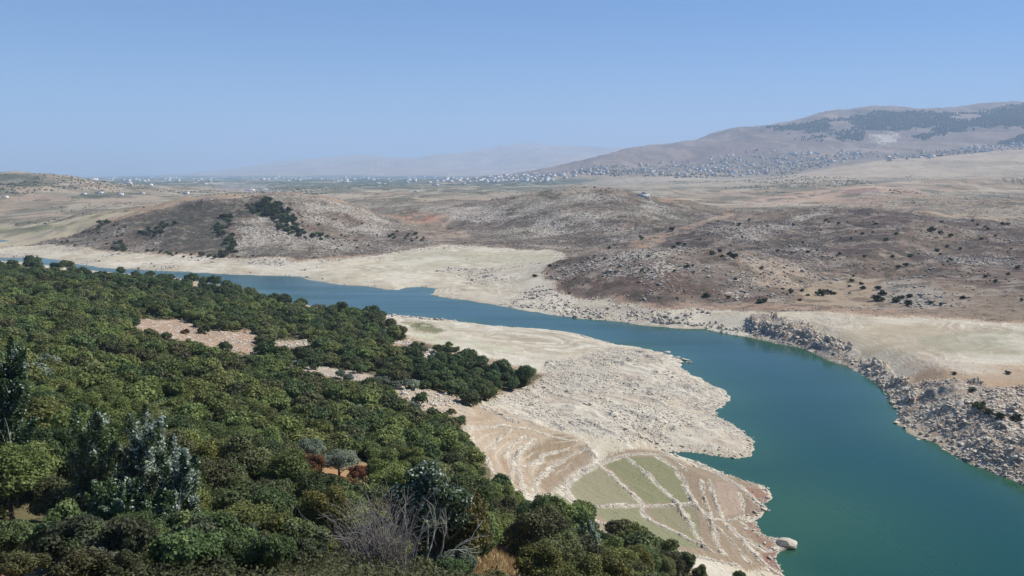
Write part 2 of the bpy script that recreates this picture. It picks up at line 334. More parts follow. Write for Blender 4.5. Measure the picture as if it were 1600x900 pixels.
patch([(1440,530),(1600,515),(1720,520),(1720,565),(1560,562),(1470,552)], (0.30, 0.285, 0.195), .2, .05, .7)
patch([(1400,570),(1500,565),(1720,572),(1720,610),(1560,600),(1450,592)], (0.36, 0.26, 0.17), .3, .15, .8)
patch([(620,505),(660,508),(690,518),(680,523),(640,516)], (0.17, 0.17, 0.08), .05, .6, .9)
patch([(640,520),(720,525),(780,540),(830,555),(760,556),(690,545)], (0.42, 0.42, 0.29), .1, 0, .6)
SPIT = patch([(740,640),(760,628),(835,600),(850,575),(900,560),(960,545),(1040,552),(1080,580),(1140,615),(1130,650),(1180,690),(1170,716),(1040,706),(980,700),(900,680),(820,670),(770,660)], (0.50, 0.45, 0.36), .95, .03, .8)
# benches and rills of the dried bed, drawn along the contours
bz = sstep(.3, .5, fbm(X, Y, 9, 4, 221)); lv2 = Z*3.1 + .7*fbm(X, Y, 80, 4, 223) + .10*n3; b2_ = np.abs(lv2-np.floor(lv2)-.5)*2
up_ = bed & (~SPIT); brk = sstep(-.3, .4, fbm(X, Y, 22, 4, 225))*np.where(X > .15*Y, .22, 1)
paint(up_*sstep(.7, .95, b2_)*brk, (0.62, 0.575, 0.475), .75); paint(up_*sstep(.72, .95, 1-b2_)*brk, (0.25, 0.20, 0.135), .5)
paint(up_*sstep(.1, .5, fbm(X, Y, 7, 4, 227)), (0.33, 0.27, 0.19), .45); paint(up_*sstep(.1, .5, fbm(X, Y, 30, 5, 229)), (0.58, 0.53, 0.43), .5)
tx_ = sstep(700, 1000, Y)*(1-sstep(3800, 4600, Y)); paint(tx_*sstep(.12, .42, fbm(X, Y*.45, 30, 4, 231)), (0.12, 0.115, 0.075), .75); paint(tx_*sstep(.15, .5, fbm(X, Y*.4, 45, 4, 233)), (0.46, 0.40, 0.30), .5)
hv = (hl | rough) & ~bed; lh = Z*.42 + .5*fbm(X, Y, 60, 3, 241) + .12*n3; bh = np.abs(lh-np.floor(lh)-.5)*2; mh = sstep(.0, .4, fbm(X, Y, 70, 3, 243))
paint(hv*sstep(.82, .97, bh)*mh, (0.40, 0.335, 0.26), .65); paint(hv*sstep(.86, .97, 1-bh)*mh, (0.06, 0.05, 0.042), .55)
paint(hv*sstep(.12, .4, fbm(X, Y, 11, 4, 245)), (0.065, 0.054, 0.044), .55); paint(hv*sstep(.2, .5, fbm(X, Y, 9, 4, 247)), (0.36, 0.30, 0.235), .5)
# fields on the near lake bed
patch([(1040,712),(975,716),(945,726),(905,742),(885,765),(905,786),(850,800),(1000,850),(1110,868),(1190,890),(1215,880),(1200,850),(1170,812),(1195,790),(1190,760),(1120,740)], (0.24, 0.18, 0.12), .2, .05, .9)
patch([(886,764),(898,745),(935,726),(965,745),(1003,786),(935,789),(905,784)], (0.235, 0.22, 0.135), .05, .02, .9, False)
patch([(945,722),(975,716),(1020,714),(1060,735),(1080,786),(1010,786),(975,752)], (0.195, 0.195, 0.105), .05, .02, .9, False)
patch([(915,794),(1000,792),(1015,812),(1100,858),(1040,850),(960,822)], (0.20, 0.20, 0.115), .05, .02, .9, False)
patch([(1010,796),(1060,790),(1085,790),(1100,850),(1060,832),(1020,808)], (0.215, 0.20, 0.12), .05, .02, .9, False)
patch([(865,768),(880,775),(900,792),(890,795),(870,785)], (0.17, 0.18, 0.09), .05, .02, .9, False)
patch([(1118,752),(1150,756),(1160,800),(1135,806),(1120,775)], (0.33, 0.255, 0.19), .1, .02, .9, False)
patch([(1160,760),(1190,765),(1204,779),(1190,788),(1175,776)], (0.25, 0.145, 0.105), .1, .02, .9, False)
patch([(1160,818),(1178,815),(1195,838),(1225,845),(1200,858),(1170,838)], (0.24, 0.155, 0.11), .1, .02, .85, False)
patch([(1190,864),(1213,862),(1212,880),(1228,905),(1205,895)], (0.23, 0.13, 0.10), .1, .02, .9, False)
patch([(1160,775),(1195,797),(1175,808),(1160,806)], (0.22, 0.155, 0.11), .1, .02, .9, False)
patch([(770,712),(800,712),(800,755),(790,760),(770,735)], (0.30, 0.195, 0.125), .15, .02, .8)
patch([(720,655),(790,640),(830,668),(900,690),(920,705),(840,760),(800,765),(745,730),(735,700)], (0.31, 0.225, 0.145), .3, .02, .7)
patch([(812,700),(870,682),(900,700),(860,722),(815,722)], (0.23, 0.175, 0.11), .12, .02, .85)
patch([(820,735),(870,722),(905,708),(925,715),(860,760),(830,765)], (0.24, 0.18, 0.12), .15, .02, .8)
# old field walls on the lake bed: each a low heap of pale stones
WALLS = [([(1040,711),(975,712),(945,722),(915,735),(893,750),(882,765),(887,777),(905,788),(935,792),(1000,790),(1085,788)], 1.5, 'long pale stone wall curling round the left end of the green fields'),
 ([(932,724),(955,740),(980,765),(1005,788),(1002,800),(1014,812),(1050,829),(1090,850),(1112,862)], .85, 'stone wall dividing the two leftmost green fields and running down right'),
 ([(980,715),(1000,732),(1025,755),(1055,783),(1075,815),(1097,850)], .8, 'stone wall crossing the middle of the green fields'),
 ([(1025,712),(1052,730),(1070,755),(1085,787),(1110,815),(1120,845),(1130,865)], .9, 'stone wall on the right side of the green fields'),
 ([(1040,711),(1058,722),(1068,730),(1070,738)], .6, 'short curved stone wall by the head of the inlet'),
 ([(1107,750),(1117,780),(1130,810)], .8, 'stone wall left of the smooth pink field'), ([(1095,750),(1102,782),(1112,810)], .6, 'thin stone wall just right of the green fields'),
 ([(1112,812),(1140,812),(1162,809),(1178,812)], .8, 'stone wall running straight to the shore notch'), ([(1155,770),(1160,785),(1163,805)], .6, 'stone wall right of the smooth pink field'),
 ([(1082,721),(1107,732),(1150,756),(1175,776),(1197,796)], 1.3, 'stone wall along the inlet side of the brown fields'), ([(1156,815),(1185,835),(1212,848)], .55, 'thin stone wall leading to the big boulder'),
 ([(1132,817),(1160,840),(1197,861)], .6, 'stone wall below the boulder wall'), ([(1120,822),(1150,855),(1172,880)], .6, 'steep stone wall in the brown fields near the bottom'),
 ([(1136,818),(1158,842),(1177,862),(1200,885),(1220,897)], .7, 'stone wall running down to the bottom shore'), ([(1197,862),(1215,858),(1232,855)], .6, 'stone line joining the boulder to the shore'),
 ([(812,770),(860,782),(887,797),(937,817),(975,832),(1037,855),(1100,872),(1150,884)], .9, 'long stone wall along the foot of the near bank'), ([(825,782),(875,805),(925,825),(952,834)], .7, 'stone wall parallel to and below the bank foot wall'),
 ([(917,692),(920,700),(895,710),(862,730),(840,750),(835,772)], .9, 'curved stone wall nearest the green fields in the terraces'), ([(890,700),(850,710),(842,722),(820,728)], .7, 'short stone wall inside the curved terraces'),
 ([(835,687),(812,705),(807,725),(815,750),(820,770)], .9, 'outer curved stone wall of the terraces'), ([(925,705),(930,716)], .7, 'tiny stone wall stub above the green fields'),
 ([(820,680),(795,700),(790,715)], .6, 'faint stone terrace line in the upper terraces'), ([(800,672),(778,690),(768,702)], .5, 'uppermost faint stone terrace line'), ([(712,676),(740,668),(790,666),(830,672),(900,690)], .8, 'stone line bounding the terraces from the pale slabs'),
 ([(728,690),(760,715),(772,740),(800,762)], .7, 'stone line beside the wood edge'), ([(795,758),(803,735),(800,715)], .8, 'stone heap line beside the red brown field')]
tr_ = region([(720,655),(790,640),(830,668),(900,690),(925,708),(880,765),(800,775),(745,735),(732,700)]); cxw, cyw = hit(985, 765)
rr_ = np.hypot((X-cxw), (Y-cyw)*.75)/2.6 + .35*fbm(X, Y, 12, 3, 251); tb_ = np.abs(rr_-np.floor(rr_)-.5)*2
paint(tr_*sstep(.7, .92, tb_)*sstep(-.4, .2, wn3), (0.48, 0.41, 0.31), .65); paint(tr_*sstep(.8, .97, 1-tb_)*sstep(-.3, .3, wn4), (0.19, 0.14, 0.09), .45)
sub_ = slice(int(np.searchsorted(YR, 110)), int(np.searchsorted(YR, 330)))
for pts_, w_, lb in WALLS:
    dd_ = dist_poly(hits(pts_), X[sub_], Y[sub_], False) + .5*fbm(X[sub_], Y[sub_], 3, 3, 207) + .15*wj[sub_]
    mk = np.zeros(X.shape, np.float32); w_ = w_*.62; mk[sub_] = 1-sstep(w_*.5, w_*1.3, dd_); paint(mk, (0.56, 0.505, 0.40), .9); ROCK[sub_] = np.maximum(ROCK[sub_], mk[sub_]*.7); Z[sub_] += mk[sub_]*.05
# the wooded slope on this side
WOOD = region([(-400,405),(0,415),(60,420),(130,428),(200,434),(300,446),(380,462),(450,484),(520,492),(590,503),(620,520),(650,538),(700,556),(760,572),(835,590),(825,606),(790,612),(750,632),(725,640),(690,640),
               (700,665),(738,700),(745,735),(775,768),(830,803),(900,820),(1000,852),(1060,882),(1110,903),(1150,960),(1150,2000),(-900,2000),(-900,410)])
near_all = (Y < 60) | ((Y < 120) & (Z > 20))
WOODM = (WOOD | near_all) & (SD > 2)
paint(WOODM, (0.12, 0.105, 0.055)); ROCK[WOODM] = .12; SCRUB_SHADE[WOODM] = .6
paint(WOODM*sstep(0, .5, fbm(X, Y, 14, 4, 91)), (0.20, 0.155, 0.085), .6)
CLEAR_PX = [([(200,502),(290,500),(340,520),(400,515),(405,545),(440,560),(390,556),(330,548),(290,535),(215,517)], (0.37, 0.25, 0.165), .7),
            ([(420,535),(500,530),(480,543),(440,547)], (0.38, 0.29, 0.20), .7), ([(450,560),(500,572),(560,580),(600,590),(590,600),(500,588),(450,575)], (0.42, 0.34, 0.25), .8),
            ([(600,604),(680,612),(730,632),(725,650),(690,652),(640,640)], (0.44, 0.35, 0.25), .6), ([(605,534),(645,530),(640,542),(610,542)], (0.42, 0.31, 0.21), .4), ([(650,548),(680,546),(680,560),(655,560)], (0.44, 0.33, 0.24), .3),
            ([(455,715),(530,722),(600,725),(590,760),(500,765),(450,745)], (0.33, 0.20, 0.10), .2), ([(735,862),(765,850),(800,862),(840,900),(740,910)], (0.47, 0.36, 0.20), .1), ([(725,745),(745,745),(780,772),(760,790),(735,775)], (0.40, 0.30, 0.2), .4),
            ([(-60,820),(40,828),(110,855),(105,905),(-60,930)], (0.33, 0.175, 0.12), .5), ([(30,545),(65,560),(60,572),(35,560)], (0.5, 0.44, 0.34), .9), ([(105,590),(135,605),(130,612),(100,600)], (0.48, 0.42, 0.32), .9),
            ([(300,640),(340,655),(335,668),(305,655)], (0.36, 0.24, 0.17), .3)]
CLEARS = []; CLEAR_P = [np.array(p, float) for p, c, r in CLEAR_PX]
for p, c, r in CLEAR_PX:
    CLEARS.append(hits(p)); patch(p, c, r, .15, .95)
# right mountain: brown flanks, dark woods painted under the modelled trees
mtn = sstep(4300, 4900, Y)*sstep(900, 1100, X+1500)*(1-sstep(11000, 12500, Y))
paint(mtn, (0.20, 0.15, 0.125), .9); paint(mtn*sstep(0, .5, n1), (0.30, 0.225, 0.17), .6); paint(mtn*sstep(-.1, .3, fbm(X, Y*.6, 170, 5, 211)), (0.11, 0.085, 0.07), .6); paint(mtn*sstep(.1, .4, fbm(X, Y*.4, 120, 5, 213)), (0.36, 0.29, 0.23), .6); paint(mtn*sstep(.0, .5, -nzf), (0.16, 0.115, 0.095), .5)
ROCK = np.where(mtn > .5, .35, ROCK).astype(np.float32)
pale = sstep(2300, 2900, Y)*(1-sstep(3900, 4400, Y))*sstep(200, 500, X)
paint(pale, (0.43, 0.36, 0.27), .7); paint(pale*sstep(.1, .6, n2), (0.36, 0.27, 0.19), .5)
MW = [[(1200,200),(1260,190),(1298,186),(1296,208),(1230,210)], [(1245,212),(1285,212),(1283,220),(1250,217)], [(1305,192),(1335,181),(1370,174),(1420,174),(1470,178),(1540,176),(1600,165),(1700,158),(1700,198),(1590,199),(1530,197),(1512,204),(1460,212),(1445,218),(1430,213),(1420,206),(1340,205),(1310,203)],
      [(1300,210),(1345,208),(1342,222),(1305,217)], [(1520,178),(1560,168),(1700,160),(1700,195),(1590,198),(1525,195)], [(1560,225),(1600,205),(1700,195),(1700,220),(1600,225)]]
MWR = [region(p) for p in MW]
for m in MWR: paint(m*sstep(-.5, -.1, fbm(X, Y, 260, 5, 147)), (0.055, 0.075, 0.045), .7)
patch([(1360,212),(1400,208),(1400,222),(1370,222)], (0.55, 0.50, 0.42), .6, 0, .7)
VILLAGE_PX = [(870,272),(930,256),(1000,262),(1080,258),(1180,245),(1210,238),(1260,246),(1350,240),(1450,238),(1530,228),(1620,218),(1620,231),(1550,236),(1450,248),(1350,252),(1280,262),(1200,276),(1100,278),(1000,276),(930,274)]
VIL = region(VILLAGE_PX); paint(VIL, (0.14, 0.13, 0.095), .45)
# hummocks and ledges where the ground is stony
hlb = sstep(5, 12, Z)*sstep(400, 540, Y)*(1-sstep(1150, 1450, Y))*(SD > 20)*np.clip((SD-20)/40, 0, 1); gul = 1-np.abs(fbm(X, Y*.8, 85, 4, 175)); Z += hlb*(fbm(X, Y, 60, 5, 171)*3.8 + gul*4.8 - 3.8)
hlb2 = sstep(1200, 1600, Y)*(1-sstep(2200, 3200, Y))*sstep(10, 25, Z); Z += hlb2*fbm(X, Y, 140, 5, 173)*7
nb = fbm(X, Y, 5.5, 3, 101); amp = np.clip(ROCK, 0, 1)*sstep(60, 120, Y)*(1-sstep(1500, 2500, Y))*(SD > 0)*np.clip(SD/6, 0, 1)
Z += amp*np.maximum(nb, -.2)*.85
mod = sstep(-.35, .45, .6*fbm(X, Y, 24, 4, 181)+.5*fbm(X, Y, 75, 3, 183)); ROCK = np.where((hl | SLOPE_R | rough) & ~bed, ROCK*lerp(.42, 1.0, mod), ROCK).astype(np.float32)
ROCK = np.where(SPIT > 0, lerp(.35, .85, sstep(-.4, .4, fbm(X+.7*Y, Y*.6-.4*X, 14, 4, 185))), ROCK).astype(np.float32)
farland = (~hl) & (~bed) & (~WOODM) & (Y > 700) & (Y < 4500); ROCK[farland] = np.maximum(ROCK[farland], .25+.35*sstep(-.1, .5, n2[farland])); SCRUB_SHADE[farland] = np.maximum(SCRUB_SHADE[farland], .25+.5*sstep(-.1, .5, -n1[farland]))
st = np.sin((X*.8+Y*.6)*1.1+2.5*n3+3*wn1); st2 = sstep(.1, .9, st)*sstep(-.3, .2, fbm(X, Y, 9, 3, 187)); Z += SPIT*.38*st2*np.clip(SD/5, 0, 1); paint(SPIT*sstep(-.1, .5, fbm(X, Y, 13, 4, 189)), (0.40, 0.32, 0.235), .6); paint(SPIT*st2, (0.58, 0.535, 0.44), .5)
Z += BANK_R*(np.maximum(0, nb-.1)*1.6 + 1.8*np.maximum(0, fbm(X, Y, 13, 3, 191)-.05))*np.clip(SD/4, 0, 1)
crag = region([(1165,498),(1225,508),(1300,532),(1345,552),(1335,562),(1250,536),(1170,512)], warp=False) | region([(1345,560),(1385,570),(1400,590),(1435,605),(1430,630),(1392,630),(1375,605),(1345,582)], warp=False); Z += crag*(.5+2.0*np.maximum(0, fbm(X, Y, 7, 3, 193)))*np.clip(SD/4, 0, 1); ROCK[crag] = .9
paint(hl*sstep(.05, .5, fbm(X, Y, 18, 4, 195)), (0.075, 0.062, 0.05), .5); paint(hl*sstep(.1, .5, -fbm(X, Y, 21, 4, 197)), (0.25, 0.19, 0.145), .45)
Z += hl*SCRUB_SHADE*.5*np.maximum(fbm(X, Y, 9, 3, 107), 0)
Z += bed*.07*sstep(.5, .9, band)

idx = np.arange(NU*NY).reshape(NY, NU)
faces = np.stack([idx[:-1, :-1], idx[:-1, 1:], idx[1:, 1:], idx[1:, :-1]], -1).reshape(-1, 4)
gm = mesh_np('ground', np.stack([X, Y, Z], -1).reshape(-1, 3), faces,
             {'cover': C.reshape(-1, 3), 'stony': np.clip(ROCK, 0, 1).ravel(), 'scrub': np.clip(SCRUB_SHADE, 0, 1).ravel()}, smooth=True)

# ------------------------------------------------------------------ materials
def new_mat(name):
    m = bpy.data.materials.new(name); m.use_nodes = True; t = m.node_tree; b = t.nodes['Principled BSDF']; return m, t, b
def N(t, typ, **kw):
    nd = t.nodes.new(typ)
    for k, v in kw.items():
        if k.startswith('i_'): nd.inputs[int(k[2:])].default_value = v
        else: setattr(nd, k, v)
    return nd
def math_n(t, op, a, b=None, c=None, clamp=False):
    nd = t.nodes.new('ShaderNodeMath'); nd.operation = op; nd.use_clamp = clamp
    for i, v in enumerate((a, b, c)):
        if v is None: continue
        if isinstance(v, (int, float)): nd.inputs[i].default_value = v
        else: t.links.new(v, nd.inputs[i])
    return nd.outputs[0]
def mix_c(t, fac, a, b, mode='MIX'):
    nd = t.nodes.new('ShaderNodeMix'); nd.data_type = 'RGBA'; nd.blend_type = mode
    for i, v in ((0, fac), (6, a), (7, b)):
        if isinstance(v, (int, float)): nd.inputs[i].default_value = v
        elif isinstance(v, tuple): nd.inputs[i].default_value = v if len(v) == 4 else v+(1,)
        else: t.links.new(v, nd.inputs[i])
    return nd.outputs[2]
def noise(t, vec, scale, detail=3, rough=.55, dim='3D'):
    nd = t.nodes.new('ShaderNodeTexNoise'); nd.noise_dimensions = dim; nd.inputs['Scale'].default_value = scale
    nd.inputs['Detail'].default_value = detail; nd.inputs['Roughness'].default_value = rough; t.links.new(vec, nd.inputs['Vector']); return nd.outputs[0]

gmat, t, b = new_mat('stony_ground')
co = t.nodes.new('ShaderNodeTexCoord').outputs['Object']
cv = N(t, 'ShaderNodeAttribute', attribute_name='cover').outputs['Color']
stn = N(t, 'ShaderNodeAttribute', attribute_name='stony').outputs['Fac']
scrub_shade = N(t, 'ShaderNodeAttribute', attribute_name='scrub').outputs['Fac']
nA = noise(t, co, .45, 3, .6); nB = noise(t, co, 1.6, 2, .6); nC = noise(t, co, .22, 4, .65); nD = noise(t, co, .9, 2)
nsum = math_n(t, 'ADD', math_n(t, 'MULTIPLY', nA, .62), math_n(t, 'MULTIPLY', nB, .38))
thr = math_n(t, 'MULTIPLY_ADD', stn, -.235, .675)
sp = math_n(t, 'MULTIPLY', math_n(t, 'SUBTRACT', nsum, thr), 22, clamp=True)
thr2 = math_n(t, 'MULTIPLY_ADD', scrub_shade, -.20, .655)
ds = math_n(t, 'MULTIPLY', math_n(t, 'SUBTRACT', math_n(t, 'ADD', math_n(t, 'MULTIPLY', nC, .55), math_n(t, 'MULTIPLY', nD, .45)), thr2), 14, clamp=True)
var = math_n(t, 'MULTIPLY_ADD', nB, .5, .75)
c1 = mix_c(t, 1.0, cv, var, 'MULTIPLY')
c2 = mix_c(t, math_n(t, 'MULTIPLY', ds, .95), c1, (0.062, 0.062, 0.04))  # dark specks: small scrub together with shadows painted into the ground colour
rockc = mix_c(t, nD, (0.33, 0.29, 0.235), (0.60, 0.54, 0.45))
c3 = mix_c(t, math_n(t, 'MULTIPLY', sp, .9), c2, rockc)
t.links.new(c3, b.inputs['Base Color']); b.inputs['Roughness'].default_value = .95; b.inputs['Specular IOR Level'].default_value = .1
bp = N(t, 'ShaderNodeBump'); bp.inputs['Strength'].default_value = .8; bp.inputs['Distance'].default_value = .5
hh = math_n(t, 'ADD', math_n(t, 'MULTIPLY', sp, .9), math_n(t, 'ADD', math_n(t, 'MULTIPLY', nB, .5), math_n(t, 'MULTIPLY', ds, .7)))
t.links.new(hh, bp.inputs['Height']); t.links.new(bp.outputs[0], b.inputs['Normal'])
ground_o = link('ground', gm, gmat); tag(ground_o, kind='structure')
# the hillside carries on behind the viewpoint
bx = np.linspace(-900, 900, 60); by = np.linspace(-600, 3.2, 40); BX, BY = np.meshgrid(bx, by)
BZ = 65 + (3-BY)*.12 + 1.2*fbm(BX, BY, 30, 3, 5)*sstep(0, 20, 3-BY); BZ -= np.abs(BX)*.04*0
gi = np.arange(BX.size).reshape(BX.shape)
hb = mesh_np('hillside', np.stack([BX, BY, BZ], -1).reshape(-1, 3), np.stack([gi[:-1, :-1], gi[:-1, 1:], gi[1:, 1:], gi[1:, :-1]], -1).reshape(-1, 4),
             {'cover': np.tile(np.float32([.2, .15, .09]), (BX.size, 1)), 'stony': np.full(BX.size, .3), 'scrub': np.full(BX.size, .4)}, True)
tag(link('hillside', hb, gmat), kind='structure')

# lake
wx = np.arange(-950, 950, 3.0); wy = np.arange(95, 1000, 3.0); WXg, WYg = np.meshgrid(wx, wy)
dsd = grid_at(SD, WXg, WYg)
shal = np.exp(-np.clip(-dsd, 0, 200)/9.0)
inlet = np.exp(-((WXg-at_level(1190, 760, 0)[0])**2 + (WYg-at_level(1190, 800, 0)[1])**2)/(26.**2))
gi = np.arange(WXg.size).reshape(WXg.shape)
lm = mesh_np('lake', np.stack([WXg, WYg, 0*WXg], -1).reshape(-1, 3), np.stack([gi[:-1, :-1], gi[:-1, 1:], gi[1:, 1:], gi[1:, :-1]], -1).reshape(-1, 4),
             {'shallow': np.clip(np.maximum(shal, inlet), 0, 1).ravel()}, True)
wm, t, b = new_mat('lake_water')
co = t.nodes.new('ShaderNodeTexCoord').outputs['Object']
sh = N(t, 'ShaderNodeAttribute', attribute_name='shallow').outputs['Fac']
mp = N(t, 'ShaderNodeMapping'); mp.inputs['Scale'].default_value = (1, .35, 1); mp.inputs['Rotation'].default_value = (0, 0, .5); t.links.new(co, mp.inputs[0])
big = noise(t, mp.outputs[0], .012, 3); sm = noise(t, mp.outputs[0], .9, 3)
deep = mix_c(t, big, (0.002, 0.038, 0.031), (0.006, 0.060, 0.044))
cw = mix_c(t, math_n(t, 'MULTIPLY', sh, .75), deep, (0.03, 0.095, 0.045))
t.links.new(cw, b.inputs['Base Color']); b.inputs['IOR'].default_value = 1.33; mp2 = N(t, 'ShaderNodeMapping'); mp2.inputs['Scale'].default_value = (.25, 1.6, 1); mp2.inputs['Rotation'].default_value = (0, 0, .35); t.links.new(co, mp2.inputs[0]); t.links.new(math_n(t, 'MULTIPLY_ADD', noise(t, mp2.outputs[0], .03, 5, .65), .5, -.08, clamp=True), b.inputs['Roughness'])
bp = N(t, 'ShaderNodeBump'); bp.inputs['Strength'].default_value = .35; bp.inputs['Distance'].default_value = .13; t.links.new(sm, bp.inputs['Height']); t.links.new(bp.outputs[0], b.inputs['Normal'])
tag(link('lake', lm, wm), kind='structure')

def leaf_mat(name, dark, light, alt=None, altp=0.0, rough=.6, silver=None, hue=.05, trans=.25):
    m, t, b = new_mat(name)
    tone = N(t, 'ShaderNodeAttribute', attribute_name='tone').outputs['Fac']
    rnd = t.nodes.new('ShaderNodeObjectInfo').outputs['Random']
    c = mix_c(t, tone, dark, light)
    if alt: c = mix_c(t, math_n(t, 'MULTIPLY', math_n(t, 'GREATER_THAN', rnd, 1-altp), .75), c, alt)
    hs = N(t, 'ShaderNodeHueSaturation'); t.links.new(c, hs.inputs['Color'])
    t.links.new(math_n(t, 'MULTIPLY_ADD', rnd, hue, .5-hue/2), hs.inputs['Hue'])
    r2 = math_n(t, 'FRACT', math_n(t, 'MULTIPLY', rnd, 7.31)); t.links.new(math_n(t, 'MULTIPLY_ADD', r2, .7, .65), hs.inputs['Value'])
    c = hs.outputs[0]
    if silver:
        sv_ = N(t, 'ShaderNodeAttribute', attribute_name='silver').outputs['Fac']; c = mix_c(t, sv_, c, silver)
    t.links.new(c, b.inputs['Base Color']); b.inputs['Roughness'].default_value = rough; b.inputs['Specular IOR Level'].default_value = .25
    tr = N(t, 'ShaderNodeBsdfTranslucent'); t.links.new(c, tr.inputs[0]); mx = N(t, 'ShaderNodeMixShader'); mx.inputs[0].default_value = trans
    t.links.new(b.outputs[0], mx.inputs[1]); t.links.new(tr.outputs[0], mx.inputs[2]); t.links.new(mx.outputs[0], t.nodes['Material Output'].inputs[0])
    return m
M = {'green': leaf_mat('leaf_green', (0.105, 0.130, 0.036), (0.24, 0.285, 0.088), (0.17, 0.16, 0.065), .12, trans=.32),
     'dark': leaf_mat('leaf_dark', (0.055, 0.084, 0.030), (0.148, 0.192, 0.068), trans=.3),
     'olive': leaf_mat('leaf_olive', (0.14, 0.17, 0.115), (0.30, 0.34, 0.24), hue=.02),
     'yellow': leaf_mat('leaf_yellowing', (0.08, 0.09, 0.02), (0.22, 0.21, 0.05)),
     'brown': leaf_mat('leaf_brownish', (0.065, 0.068, 0.026), (0.15, 0.15, 0.058)),
     'rust': leaf_mat('leaf_rust', (0.13, 0.065, 0.026), (0.30, 0.16, 0.065)),
     'poplar': leaf_mat('leaf_poplar', (0.035, 0.065, 0.025), (0.115, 0.17, 0.065), silver=(0.52, 0.60, 0.50), rough=.45),
     'scrub': leaf_mat('leaf_scrub', (0.045, 0.055, 0.028), (0.105, 0.115, 0.06))}
def plain_mat(name, c1, c2, scale=3, rough=.85, bump=.3, spec=.2):
    m, t, b = new_mat(name); co = t.nodes.new('ShaderNodeTexCoord').outputs['Object']
    n_ = noise(t, co, scale, 4, .6); t.links.new(mix_c(t, n_, c1, c2), b.inputs['Base Color']); b.inputs['Roughness'].default_value = rough; b.inputs['Specular IOR Level'].default_value = spec
    if bump:
        bp = N(t, 'ShaderNodeBump'); bp.inputs['Strength'].default_value = bump; bp.inputs['Distance'].default_value = .1
        t.links.new(n_, bp.inputs['Height']); t.links.new(bp.outputs[0], b.inputs['Normal'])
    return m
M['bark'] = plain_mat('bark', (0.07, 0.055, 0.04), (0.17, 0.14, 0.11), 5)
M['palebark'] = plain_mat('pale_bark', (0.30, 0.29, 0.25), (0.62, 0.60, 0.55), 4)
M['deadwood'] = plain_mat('dead_wood', (0.15, 0.135, 0.13), (0.34, 0.31, 0.29), 4)
M['rock'] = plain_mat('limestone', (0.30, 0.25, 0.19), (0.62, 0.55, 0.45), .9, bump=.8)
M['rockpale'] = plain_mat('pale_limestone', (0.38, 0.33, 0.26), (0.66, 0.60, 0.49), .9, bump=.6)
M['rockgrey'] = plain_mat('grey_limestone', (0.20, 0.17, 0.14), (0.52, 0.475, 0.415), .7, bump=.8)
M['grass'] = leaf_mat('dry_grass', (0.30, 0.21, 0.10), (0.55, 0.42, 0.22), hue=.02)
M['plaster'] = plain_mat('white_plaster', (0.62, 0.60, 0.56), (0.80, 0.78, 0.74), .3, bump=0)
M['cream'] = plain_mat('cream_plaster', (0.50, 0.45, 0.37), (0.66, 0.60, 0.50), .3, bump=0)
M['roofred'] = plain_mat('red_tiles', (0.28, 0.10, 0.06), (0.40, 0.16, 0.09), .5, bump=0)
M['roofgrey'] = plain_mat('concrete_roof', (0.40, 0.39, 0.37), (0.55, 0.53, 0.5), .5, bump=0)
M['pane'] = plain_mat('dark_glass', (0.03, 0.035, 0.045), (0.05, 0.055, 0.065), 1, rough=.15, bump=0, spec=.5)
M['conifer'] = plain_mat('conifer_needles', (0.018, 0.032, 0.018), (0.05, 0.07, 0.035), .05, bump=0)

# ------------------------------------------------------------------ plants
def leaves(P, Nn, size, r, elong=1.5, scatter=.7):
    """quads at points P facing roughly Nn"""
    n_ = len(P); nn = Nn + r.normal(0, scatter, (n_, 3)); nn /= np.linalg.norm(nn, axis=1)[:, None]+1e-9
    a = r.normal(0, 1, (n_, 3)); tx = np.cross(nn, a); tx /= np.linalg.norm(tx, axis=1)[:, None]+1e-9; ty = np.cross(nn, tx)
    s = (size*r.uniform(.6, 1.35, n_))[:, None]; w_ = s*.5; l_ = s*.5*elong
    v = np.stack([P-ty*l_, P+tx*w_-ty*l_*.1, P+ty*l_, P-tx*w_+ty*l_*.1], 1).reshape(-1, 3)
    return v, np.arange(n_*4).reshape(-1, 4)
def sph(r, n_):
    v = r.normal(0, 1, (n_, 3)); return v/np.linalg.norm(v, axis=1)[:, None]
def crown_mesh(name, seed, rad=(2.7, 2.7, 2.1), cz=3.6, lobes=16, nleaf=2600, size=.34, lobe_r=(.75, 1.3), drop=.35):
    r = np.random.default_rng(seed); rad = np.array(rad)
    d = sph(r, lobes); d[:, 2] = np.where(d[:, 2] < -.25, -d[:, 2]*.6, d[:, 2])
    cen = d*rad*r.uniform(.45, .78, (lobes, 1)) + [0, 0, cz]; lr = r.uniform(*lobe_r, lobes)*(rad.mean()/2.5)
    cen = np.concatenate([cen, [[0, 0, cz]]]); lr = np.append(lr, rad.min()*.62)
    pick = r.choice(len(lr), nleaf, p=lr**2/(lr**2).sum()); dd = sph(r, nleaf); dd[:, 2] = np.where((dd[:, 2] < -.3) & (r.random(nleaf) < .6), -dd[:, 2], dd[:, 2])
    rr = lr[pick]*(1-np.abs(r.normal(0, .2, nleaf)))*r.choice([1, 1.22], nleaf, p=[.75, .25])
    P = cen[pick] + dd*rr[:, None]*np.array([1, 1, .85]); v, f = leaves(P, dd+[0, 0, .35], size, r)
    tl = np.clip(r.normal(.45, .22, len(lr)), 0, 1); tone = np.clip(tl[pick] + r.normal(0, .2, nleaf), 0, 1)
    return mesh_np(name, v, f, {'tone': np.repeat(tone, 4)})
